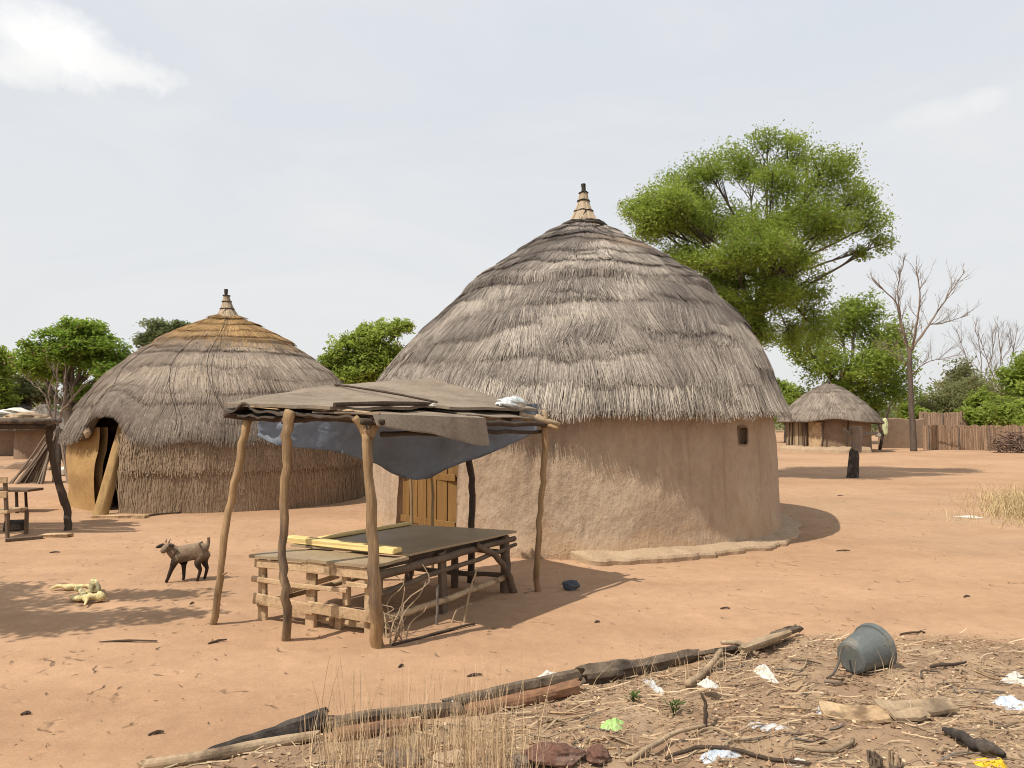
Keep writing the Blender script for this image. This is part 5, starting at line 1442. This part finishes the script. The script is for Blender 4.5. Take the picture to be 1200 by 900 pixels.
for i, (px, lab) in enumerate(((1148, 'pale leafless thicket behind the reed fence'), (1172, 'second pale leafless thicket nearer the right edge'))):
    b_ = P(px, 515, Y2); b_.z = -.1; Q2 = lambda a, b: P(a, b, Y2)
    baretree('bare_shrub', lab, b_, [([b_, Q2(px, 480), Q2(px, 455)], [.12, .1, .08]),
        ([Q2(px, 460), Q2(px - 12, 430), Q2(px - 22, 402)], [.07, .05, .03]), ([Q2(px, 460), Q2(px + 2, 425), Q2(px - 2, 395)], [.07, .05, .03]),
        ([Q2(px, 458), Q2(px + 12, 425), Q2(px + 18, 398)], [.07, .05, .03]), ([Q2(px, 462), Q2(px + 18, 440), Q2(px + 30, 415)], [.06, .04, .03])], 20 + i, 'palebark', 7, 3, 1.4, 'shrub')

# dead forked tree left with stalks stacked against it
Y3 = 22
Q3 = lambda a, b, d=0: P(a, b, Y3 + d)
b_ = Q3(66, 556); b_.z = -.1
baretree('dead_tree', 'pale dead forked tree with stalks leaning on it, left of straw hut', b_,
    [([b_, Q3(67, 520), Q3(66, 500)], [.12, .11, .10]),
     ([Q3(66, 505), Q3(58, 480), Q3(52, 462), Q3(40, 452)], [.06, .05, .035, .02]), ([Q3(66, 503), Q3(64, 480), Q3(66, 460), Q3(67, 442)], [.07, .055, .04, .02]),
     ([Q3(67, 500), Q3(74, 470), Q3(76, 445)], [.06, .05, .025]), ([Q3(70, 485), Q3(82, 470), Q3(92, 458)], [.05, .035, .02]), ([Q3(60, 490), Q3(57, 465), Q3(60, 448)], [.045, .03, .02])], 31, 'greybark', 3, 2, .5)
sk = MB(); rs = random.Random(4)
for i in range(42):
    a = rs.uniform(2.4, 7.0); r_ = rs.uniform(.5, 1.15)
    q = Vector((b_.x + math.cos(a) * r_ - .15, b_.y + math.sin(a) * r_ * .7 - .1, -.02)); tq = Q3(rs.uniform(62, 70), rs.uniform(495, 508))
    c_ = rs.uniform(.7, 1.2); sk.tube([q, q.lerp(tq, .5) + Vector((0, 0, -.06)), tq], [.035, .03, .02], 5, tint=(.20 * c_, .15 * c_, .11 * c_))
o = sk.build('stalk_stack', M['brush'], None, tuple(b_)); tag(o, 'cone of dry stalks stacked against the dead forked tree', 'stalks')

# off-frame tree whose shade falls on the left foreground
bo = Vector((-7.9, 5.6, 0))
lo = [(np.array((-6.6, 5.75, 3.7)), np.array((1.3, .34, .45))), (np.array((-7.6, 5.6, 4.1)), np.array((1.2, 1.0, .7))), (np.array((-8.6, 6.4, 3.8)), np.array((1.1, 1.1, .7))), (np.array((-7.7, 6.9, 3.5)), np.array((.6, .5, .4))), (np.array((-6.0, 6.9, 3.6)), np.array((.8, .12, .25))), (np.array((-5.7, 6.05, 3.9)), np.array((.6, .10, .25)))]
tree('tree', 'leafy tree just outside the left edge that shades the sand', 'tree', bo, [bo, Vector((-7.8, 5.7, 1.4)), Vector((-7.6, 5.8, 2.6))], [.2, .16, .12], lo, 9000, .07, GRN, 140, spread=.2)

# far tree belt
rng = np.random.default_rng(77)
lobes = []
for i in range(150):
    a = R(rng.uniform(-44, 44)); d_ = rng.uniform(85, 130); s_ = rng.uniform(2.2, 4.2)
    lobes.append((np.array((d_ * math.sin(a), d_ * math.cos(a), s_ * .55)), np.array((s_ * 1.6, s_ * 1.2, s_ * .6))))
V_, F_, T_, _ = leaves(lobes, 30000, .38, ((.14, .165, .07), (.25, .28, .12)), 78, spread=.5, nsub=0)
o = build('far_woodland', V_, F_, M['leaf'], T_); tag(o, 'hazy belt of far bushes along the horizon', 'woodland', kind='stuff')

# ================================================================== SMALL RIGHT HUT
SC = (17.3, 40.6)
sh_ = thing('small_hut', (SC[0], SC[1], 0), 'small thatched hut with reed walls beyond the large hut, at right', 'hut')
sp_ = [(.05, 3.66), (.5, 3.54), (1.2, 3.14), (1.9, 2.56), (2.45, 2.0), (2.72, 1.60)]
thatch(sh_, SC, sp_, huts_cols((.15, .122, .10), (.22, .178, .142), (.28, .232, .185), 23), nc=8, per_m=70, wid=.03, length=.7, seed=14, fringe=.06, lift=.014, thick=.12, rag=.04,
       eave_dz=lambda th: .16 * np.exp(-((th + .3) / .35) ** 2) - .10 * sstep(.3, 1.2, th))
kb = MB(); kb.tube([(SC[0] - .15, SC[1], 3.66), (SC[0], SC[1], 3.71), (SC[0] + .12, SC[1], 3.66)], [.07, .09, .07], 8, jit=.2); kb.build('finial', M['char'], sh_)
sw0, sw1 = th_of(SC, 2.1, 948), th_of(SC, 2.1, 962)
ringwall(sh_, 'wall', SC, 2.1, 2.08, 1.9, M['mudbrown'], [], th0=sw1, th1=sw0 + 2 * math.pi, dth=.06, depth=.12)
mb = MB(); rs = random.Random(9)
for i in range(70):                                 # reed screen on the left half
    a = th_of(SC, 2.15, 920) - .55 + (sw0 - th_of(SC, 2.15, 920) + .5) * rs.random(); c_ = rs.choice(((.30, .22, .14), (.14, .10, .07), (.40, .30, .19), (.2, .14, .09)))
    mb.tube([on_wall(SC, 2.2, a, -.02), on_wall(SC, 2.18, a + rs.uniform(-.03, .03), 1.75)], rs.uniform(.02, .045), 5, tint=c_)
mb.build('reed_screen', M['brush'], sh_)
mb = MB()
for i in range(5):
    a = sw0 + (sw1 - sw0) * (i + .5) / 5; mb.box(on_wall(SC, 2.14, a, .8), (.16, .05, 1.55), Matrix.Rotation(a, 3, 'Z'), .01)
mb.build('door', M['plank'], sh_)
for a in (sw0 - .05, sw1 + .05, sw1 + .55, sw0 - .5):
    mb = MB(); mb.tube([on_wall(SC, 2.4, a - .03, -.05), on_wall(SC, 2.38, a, .9), on_wall(SC, 2.4, a + .03, 1.75)], [.05, .045, .05], 7, jit=.08, sub=2); mb.build('veranda_post', M['darkpole'], sh_)
Vp = []; Fp = []; n = 40
a0, a1_ = -1.4, .35
for i in range(n + 1):
    a = a0 + (a1_ - a0) * i / n; ww = .65 + .08 * float(fbm(a * 8, 1, 3, 2)); hh = .30 + .04 * float(fbm(a * 9, 5, 4, 2))
    for r_, z in ((2.05, hh), (2.15 + ww, hh - .02), (2.22 + ww, hh * .5), (2.25 + ww, -.05)): Vp.append((SC[0] + r_ * math.sin(a), SC[1] - r_ * math.cos(a), z))
for i in range(n):
    for k in range(3): Fp.append((i * 4 + k, (i + 1) * 4 + k, (i + 1) * 4 + k + 1, i * 4 + k + 1))
build('plinth', np.array(Vp), Fp, M['mudpale'], None, sh_)

# stump with a side branch in front of it
Ys = 23.2
b_ = P(1001, 560, Ys); b_.z = 0
stp = thing('tree_stump', tuple(b_), 'tall tree stump with burnt black foot in front of small hut', 'stump')
mb = MB(); mb.tube([(b_.x - .05, Ys, -.1), P(1000, 550, Ys), P(1001, 531, Ys), P(1003, 529, Ys)], [.20, .17, .15, .15], 12, jit=.08, sub=3); mb.build('burnt_foot', M['char'], stp)
mb = MB(); mb.tube([P(1003, 530, Ys), P(1004, 515, Ys), P(1003, 500, Ys)], [.148, .16, .19], 12, jit=.1, sub=3)
mb.tube([P(1005, 512, Ys), P(1016, 509, Ys), P(1028, 508, Ys)], [.08, .06, .05], 8, jit=.1, sub=2)
mb.tube([P(1000, 513, Ys), P(994, 508, Ys), P(989, 502, Ys)], [.08, .06, .04], 8, jit=.1, sub=2)
mb.build('trunk', M['palebark'], stp)
mb = MB(); mb.blob(P(1029, 510, Ys), (.09, .07, .06), 3, .3); o = mb.build('white_cloth', M['white'], None, tuple(P(1029, 510, Ys))); tag(o, 'small white cloth on the branch end of the tall stump', 'cloth')

# low mud wall and pale cloth beside the hut
Yw = 43.5
mb = MB()
pts = [P(px, 500, Yw + .0) for px in (1030, 1045, 1060, 1082)]
Vw = []; Fw = []
for i in range(25):
    t = i / 24; x_ = pts[0].x + (pts[-1].x - pts[0].x) * t; y_ = Yw + .3 * math.sin(t * 3)
    h_ = 1.72 + .07 * float(fbm(t * 6, 0, 12, 3))
    for dy, z in ((-.16, -.05), (-.15, h_ - .06), (-.10, h_), (.10, h_), (.15, h_ - .06), (.16, -.05)): Vw.append((x_, y_ + dy, z))
for i in range(24):
    for k in range(5): Fw.append((i * 6 + k, (i + 1) * 6 + k, (i + 1) * 6 + k + 1, i * 6 + k + 1))
Fw.append((0, 1, 2, 3, 4, 5)); Fw.append(tuple(24 * 6 + k for k in (5, 4, 3, 2, 1, 0)))
o = build('mud_wall', np.array(Vw), Fw, M['mudbrown'], None, None, (pts[1].x, Yw, 0)); tag(o, 'brown mud wall joining the small hut to the reed fence', 'wall')
b_ = P(1031, 527, 41.5); b_.z = 0
mb = MB(); mb.tube([b_, P(1034, 510, 41.5), P(1038, 490, 41.5), P(1045, 470, 41.5)], [.09, .08, .07, .04], 7, sub=3, wob=.02); mb.tube([P(1034, 512, 41.5), P(1029, 495, 41.5), P(1031, 482, 41.5)], [.07, .06, .03], 7, sub=3)
o = mb.build('forked_post', M['darkpole'], None, tuple(b_), smooth=True); tag(o, 'dark forked post at the right of the small hut', 'post')
p = P(1037, 499, 41.3); mb = MB(); mb.blob(p, (.15, .11, .42), 6, .25, 1.5, 16, 12); mb.blob(p + Vector((.03, 0, -.3)), (.12, .1, .25), 7, .3)
o = mb.build('hung_cloth', grainy('yellow green cloth', (.52, .55, .28), (.62, .62, .38), 5), None, tuple(p)); tag(o, 'pale yellow cloth hanging on the dark forked post', 'cloth')

# reed fences
def reedfence(label, pxa, pxb, Ya, Yb, h, seed, n=900, cols=((.31, .205, .135), (.25, .163, .105), (.36, .245, .165))):
    A_ = P(pxa, 500, Ya); B_ = P(pxb, 500, Yb); A_.z = B_.z = 0
    f = thing('reed_fence', tuple((A_ + B_) / 2), label, 'fence'); rng = random.Random(seed); mb = MB()
    for i in range(n):
        t = rng.random(); q = A_.lerp(B_, t); hh = h * (1 + .06 * float(fbm(t * 30, 0, seed, 3)) + rng.uniform(-.14, .06)); dy = rng.uniform(-.05, .05); dx = rng.uniform(-.05, .05); w_ = rng.uniform(.007, .017); c_ = rng.choice(cols); k_ = rng.uniform(.75, 1.2)
        mb.add([(q.x - w_, q.y + dy, -.03), (q.x + w_, q.y + dy - .015, -.03), (q.x + w_ + dx, q.y + dy - .015, hh), (q.x - w_ + dx, q.y + dy, hh), (q.x, q.y + dy + .03, -.03), (q.x + dx, q.y + dy + .03, hh)], [(0, 1, 2, 3), (1, 4, 5, 2), (4, 0, 3, 5)], tuple(c * k_ for c in c_))
    mb.build('reed_panel', M['brush'], f)
    for t in np.linspace(.03, .97, 5):
        q = A_.lerp(B_, float(t)); m2 = MB(); m2.tube([q + Vector((0, -.09, -.1)), q + Vector((.03, -.09, h * .5)), q + Vector((0, -.09, h * 1.05))], [.03, .028, .022], 7, jit=.1, sub=2); m2.build('post', M['greybark'], f)
reedfence('long brown reed fence along the back of the yard at right', 1082, 1235, 41.5, 40.5, 1.30, 3, 3000)
reedfence('taller reed fence just behind the long brown reed fence', 1078, 1175, 45.5, 45.5, 2.0, 5, 2400, ((.34, .225, .155), (.28, .185, .125), (.39, .27, .19)))
# brush pile
mb = MB(); rs = random.Random(8); p0 = P(1192, 527, 38.5); p0.z = 0
for i in range(260):
    a = rs.uniform(0, 6.28); r_ = rs.random() ** .5; c_ = p0 + Vector((math.cos(a) * r_ * 1.25, math.sin(a) * r_ * .7, rs.random() * 1.15 * (1 - .6 * r_ * r_))); d_ = Vector((rs.uniform(-1, 1), rs.uniform(-.6, .6), rs.uniform(-.35, .35))).normalized() * rs.uniform(.2, .55)
    k_ = rs.uniform(.6, 1.3); mb.tube([c_ - d_, c_ + Vector((0, 0, rs.uniform(-.06, .06))), c_ + d_], [.022, .02, .012], 4, tint=(.17 * k_, .115 * k_, .085 * k_))
o = mb.build('brush_pile', M['brush'], None, tuple(p0)); tag(o, 'heap of dark dry brushwood at the right edge before the fence', 'brush pile')

# ================================================================== LEFT EDGE: second shelter, table, distant roofs
Yl = 12.9
bl_ = G(80, 622)
ls = thing('pole_shelter', (bl_.x - 1.5, bl_.y, 0), 'rough pole shelter with log roof cut off by the left edge', 'shelter')
QL = lambda a, b, d=0: P(a, b, Yl + d)
def lp(pts, r, mat, name): mb = MB(); mb.tube(pts, r, 9, jit=.08, sub=4, wob=.012); mb.build(name, M[mat], ls, smooth=True)
lp([Vector((bl_.x, bl_.y, -.1)), QL(79, 600), QL(75, 585), QL(65, 555), QL(61, 530), QL(57, 512), QL(60, 500)], [.065, .06, .068, .052, .05, .055, .06], 'darkpole', 'pole')
for X_, Y_ in ((-11.2, 12.8), (-11.0, 11.9), (-9.3, 11.9)):
    lp([Vector((X_, Y_, -.1)), Vector((X_ + .05, Y_, .9)), Vector((X_, Y_, 1.8))], [.06, .055, .06], 'darkpole', 'pole')
lp([Vector((-11.5, 12.75, 1.80)), Vector((-9.5, 12.85, 1.79)), QL(64, 500)], [.06, .06, .055], 'darkpole', 'beam')
lp([Vector((-11.5, 11.9, 1.82)), Vector((-9.5, 11.9, 1.80)), Vector((-7.5, 11.95, 1.81))], [.06, .06, .05], 'darkpole', 'beam')
rs = random.Random(3)
for i in range(12):
    Y_ = 11.85 + i * .1; xe = -.615 * Y_ + rs.uniform(-.15, .12)
    lp([Vector((-11.4, Y_, 1.87 + rs.uniform(0, .03))), Vector((-9.6, Y_ + rs.uniform(-.04, .04), 1.89)), Vector((xe, Y_ + rs.uniform(-.05, .05), 1.88))], [.045, .05, .04], rs.choice(['palelog', 'greybark', 'log']), 'roof_log')
lp([QL(-40, 497, -.25), QL(10, 492, -.25), QL(56, 489, -.25)], [.06, .06, .05], 'palelog', 'roof_log')
lp([QL(30, 499, -.3), QL(48, 496, -.3), QL(60, 490, -.3)], [.035, .045, .03], 'palelog', 'roof_log')
mb = MB(); p = QL(16, 485, .2); mb.blob(p + Vector((0, 0, .02)), (.33, .2, .08), 5, .4); o = mb.build('white_sack', M['white'], None, tuple(p)); tag(o, 'flat white sack lying on the log roof of the pole shelter', 'sack')
mb = MB(); p = QL(28, 490, -.3); mb.blob(p, (.35, .15, .09), 8, .3); o = mb.build('straw_bundle', M['palelog'], None, tuple(p)); tag(o, 'pale straw bundle on the log roof of the pole shelter', 'bundle')
# little table
bt_ = G(18, 600)
lt = thing('low_table', tuple(bt_), 'low plank table standing behind the pole shelter, left edge', 'table')
zt2 = .40; Yt = bt_.y
mb = MB(); mb.box(P(12, 574, Yt) , (1.05, .5, .05), None, .01); mb.build('tabletop', M['plankdark'], lt)
for px in (-4, 19, 30):
    mb = MB(); q = P(px, 576, Yt + (.18 if px != 19 else -.18)); mb.tube([Vector((q.x + .03, q.y, -.04)), Vector((q.x, q.y, q.z))], [.03, .028], 7, jit=.08); mb.build('leg', M['darkpole'], lt)
# chair-like bench at the very edge
bc_ = G(5, 632)
lc = thing('wooden_bench', tuple(bc_), 'dark wooden bench with slatted back at the left edge', 'bench')
for px, top_ in ((-14, 560), (9, 560)):
    mb = MB(); q = P(px, 632, bc_.y); mb.bar(Vector((q.x, bc_.y, -.04)), Vector((P(px - 3, top_, bc_.y).x, bc_.y, P(px, top_, bc_.y).z)), .05, .05, up=(1, 0, 0), jit=.005); mb.build('post', M['plankdark'], lc)
    mb = MB(); mb.bar(Vector((q.x, bc_.y + .45, -.04)), Vector((q.x, bc_.y + .45, .42)), .05, .05, up=(1, 0, 0)); mb.build('leg', M['plankdark'], lc)
for z in (.95, .72):
    mb = MB(); mb.bar(Vector((P(-16, 600, bc_.y).x, bc_.y - .03, z)), Vector((P(9, 600, bc_.y).x, bc_.y - .03, z)), .03, .10, jit=.006); mb.build('backrest_slat', M['plank'], lc)
mb = MB(); mb.bar(Vector((P(-16, 600, bc_.y).x, bc_.y + .22, .44)), Vector((P(10, 600, bc_.y).x, bc_.y + .22, .44)), .5, .05, jit=.006); mb.build('seat', M['plank'], lc)
mb = MB(); p = G(8, 624); p.y += .2; mb.box(p + Vector((0, 0, .09)), (.28, .22, .18), None, .015); o = mb.build('dark_box', M['char'], None, tuple(p)); tag(o, 'small dark box on the ground beside the slatted bench', 'box')
plank('board', G(52, 629), G(83, 629), .14, .05, 'plank', 'pale board lying at the foot of the crooked shelter pole', 'board')
plank('board', G(6, 635), G(50, 631), .10, .05, 'plankdark', 'long dark board lying in the pole shelter shade', 'board')
# distant huts at left
for i, (px, py, r_, Yh, lab, wz) in enumerate(((20, 472, 2.3, 37, 'distant grey thatched hut behind the pole shelter', 1.5), (50, 474, 1.6, 34, 'smaller distant brown thatched hut beside the grey one', 1.3))):
    c_ = P(px, py, Yh); dh = thing('distant_hut', (c_.x, c_.y, 0), lab, 'hut')
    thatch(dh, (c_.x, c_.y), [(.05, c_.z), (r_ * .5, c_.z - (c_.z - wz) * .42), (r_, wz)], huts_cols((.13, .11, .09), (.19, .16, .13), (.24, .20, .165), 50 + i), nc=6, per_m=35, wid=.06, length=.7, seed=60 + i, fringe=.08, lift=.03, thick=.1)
    ringwall(dh, 'wall', (c_.x, c_.y), r_ * .66, r_ * .65, wz + .25, M['mudbrown'], [], dth=.1, depth=.1)
# low broken mud wall behind
Vw = []; Fw = []
for i in range(41):
    t = i / 40; x_ = -24 + 7.6 * t; y_ = 27 + .6 * math.sin(t * 4); h_ = .42 + .4 * float(fbm(t * 7, 0, 14, 3)) - .25 * t
    for dy, z in ((-.16, -.05), (-.15, h_ - .06), (-.08, h_), (.08, h_), (.15, h_ - .06), (.16, -.05)): Vw.append((x_, y_ + dy, z))
for i in range(40):
    for k in range(5): Fw.append((i * 6 + k, (i + 1) * 6 + k, (i + 1) * 6 + k + 1, i * 6 + k + 1))
Fw.append((0, 1, 2, 3, 4, 5)); Fw.append(tuple(40 * 6 + k for k in (5, 4, 3, 2, 1, 0)))
o = build('mud_wall', np.array(Vw), Fw, M['mudbrown'], None, None, (-20, 27, 0)); tag(o, 'low crumbling mud wall behind the dead tree at left', 'wall')
